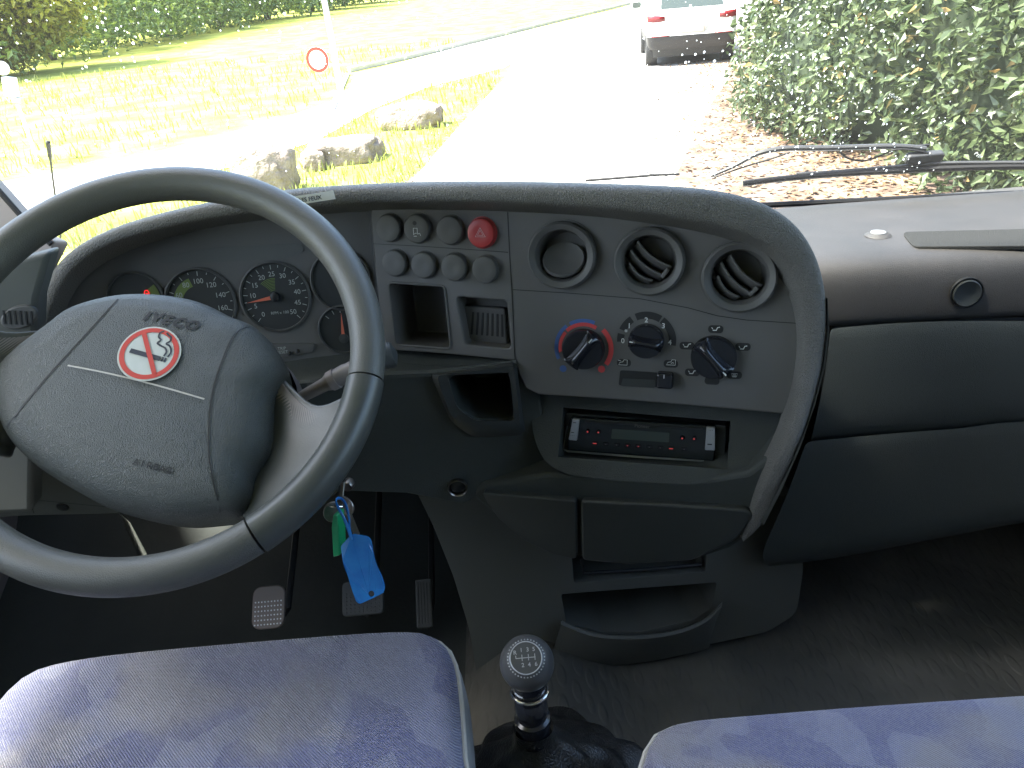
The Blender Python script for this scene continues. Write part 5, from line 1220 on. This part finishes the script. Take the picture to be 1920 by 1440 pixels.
# ---- parked car
cl_, cr_ = G(1228, 131), G(1362, 116)
cmid = (cl_+cr_)/2; cdir = (cr_-cl_).normalized(); cfw = Vector((math.sin(R(8.5)), math.cos(R(8.5)), 0)); cdir = Vector((cfw.y, -cfw.x, 0))
FC = Fr(cmid, uvn=(cdir, Vector((0, 0, 1)), -cfw))     # u right, v up, n towards us
car = thing('parked_car', 'white SUV parked at the right of the road beside the hedge, seen from behind', 'car', cmid)
sc_ = (G(1367, 116)-G(1213, 133)).length/1.80
def C(u, h, b): return FC.p(u*sc_, h*sc_, -b*sc_)      # b = metres forward of the tail
def ring_(h, hw, b0, b1, r_=.16, n=6):
    pts = []
    for (sx, bb, a) in ((1, b0, -90), (1, b1, 0), (-1, b1, 90), (-1, b0, 180)):
        for i in range(n+1):
            t = R(a+90*i/n); cx = sx*(hw-r_); cb = bb+(r_ if bb == b0 else -r_); pts.append(C(cx+r_*math.cos(t), h, cb+r_*math.sin(t)))
    return pts
body = [(.34, .84, .10, 4.2), (.42, .88, .04, 4.28), (.56, .895, .0, 4.3), (.60, .90, .0, 4.3), (.75, .905, .05, 4.3), (.95, .90, .07, 4.25), (1.02, .885, .10, 4.1), (1.06, .85, .13, 3.2)]
low = MB().grid([ring_(*q) for q in body[:4]], cu=True); low.poly(ring_(*body[0])); low.build('bumper', 'carblk', car, ang=50)
up = MB().grid([ring_(*q) for q in body[3:]], cu=True); up.poly(ring_(*body[-1])); up.build('body', 'carw', car, ang=50)
gh = [(1.05, .84, .13, 3.1), (1.25, .78, .30, 2.75), (1.50, .68, .52, 2.35), (1.60, .63, .58, 2.1), (1.66, .55, .70, 1.9)]
mb = MB().grid([ring_(*q, r_=.12) for q in gh], cu=True); mb.poly(ring_(*gh[-1], r_=.12)); mb.build('cabin', 'carw', car, ang=50)
def back_y(h): 
    for (h1, _, b1, _), (h2, _, b2, _) in zip(gh, gh[1:]):
        if h1 <= h <= h2: return b1+(b2-b1)*(h-h1)/(h2-h1)
    return .1
wn_ = [[C(s_*w_, h, back_y(h)-.012) for s_ in (-1, -.5, 0, .5, 1)] for h, w_ in ((1.10, .62), (1.15, .62), (1.3, .60), (1.48, .54))]
MB().grid(wn_).build('rear_window', 'carglass', car, smooth=False)
MB().grid([[C(s_*.66, h, back_y(h)-.002-(.12 if h > 1.58 else 0)) for s_ in (-.9, 0, .9)] for h in (1.55, 1.58, 1.62)]).build('roof_spoiler', 'carw', car)
for sx in (-1, 1):
    rows = [[C(sx*(.54), h, .045) for h in (.885, .93, .965)], [C(sx*.66, h, .035) for h in (.87, .93, .985)], [C(sx*.80, h, .06) for h in (.87, .93, 1.0)], [C(sx*.885, h, .12) for h in (.88, .93, 1.0)], [C(sx*.905, h, .26) for h in (.90, .94, 1.0)]]
    MB().grid(rows).build('tail_light', 'tail', car, solid=.02)
    MB().grid([[C(sx*a, h, -.012+(.02 if a > .75 else 0)) for h in (.592, .60, .612)] for a in (.45, .6, .75, .82)]).build('reflector', 'tail', car, solid=.01)
    f = Fr(C(sx*.80, .335, .62), uvn=(-cfw, Vector((0, 0, 1)), cdir*sx))
    for b in (.0, 2.6):
        f2 = Fr(f.o+cfw*b*sc_, uvn=(f.u, f.v, f.n)); wh = thing0('wheel', car, f2.o)
        MB().lathe(f2, [(.20*sc_, -.13), (.335*sc_, -.13), (.345*sc_, -.10), (.345*sc_, .08), (.33*sc_, .105), (.22*sc_, .105), (.21*sc_, .07)], 36).build('tyre', 'tyre', wh)
        MB().lathe(f2, [(.21*sc_, .06), (.19*sc_, .085), (.05, .07), (0, .08)], 20).build('rim', 'silver', wh)
    mm = thing0('wing_mirror', car, C(sx*1.0, 1.08, 2.55))
    MB().slab(Fr(C(sx*1.02, 1.10, 2.6), uvn=(cdir, Vector((0, 0, 1)), -cfw)), rrect(.13, .085, .05), -.05, .05).build('mirror_shell', 'carw', mm, bevel=.02)
    MB().slab(Fr(C(sx*1.02, 1.10, 2.6), uvn=(cdir, Vector((0, 0, 1)), -cfw)), rrect(.10, .065, .04), .048, .056).build('mirror_glass', 'carglass', mm)
MB().slab(Fr(C(0, .70, .03), uvn=(FC.u, FC.v, FC.n)), [(-.30, -.09), (.27, -.09), (.33, .09), (-.36, .09)], -.02, .022).build('plate_recess', 'kerb', car)
MB().slab(Fr(C(0, .70, .03), uvn=(FC.u, FC.v, FC.n)), [(-.25, -.055), (.25, -.055), (.25, .055), (-.25, .055)], .02, .032).build('number_plate', 'plate', car)
fe = Fr(C(0, .945, .05), uvn=(FC.u, FC.v, FC.n)); mb = MB().arc(fe, .055, .012, 0, 360, .02, 30); mb.disc(fe, .055, .012, 24)
mb.ribbon(fe, [(-.035, .035), (-.017, -.03), (0, .012), (.017, -.03), (.035, .035)], .010, .021); mb.ribbon(fe, [(-.017, .042), (0, .012), (.017, .042)], .010, .021); mb.build('emblem', 'kerb', car, smooth=False)
MB().prism(ring_(.18, .80, .25, 4.1), ring_(.36, .82, .2, 4.1)).build('underbody', 'black', car)
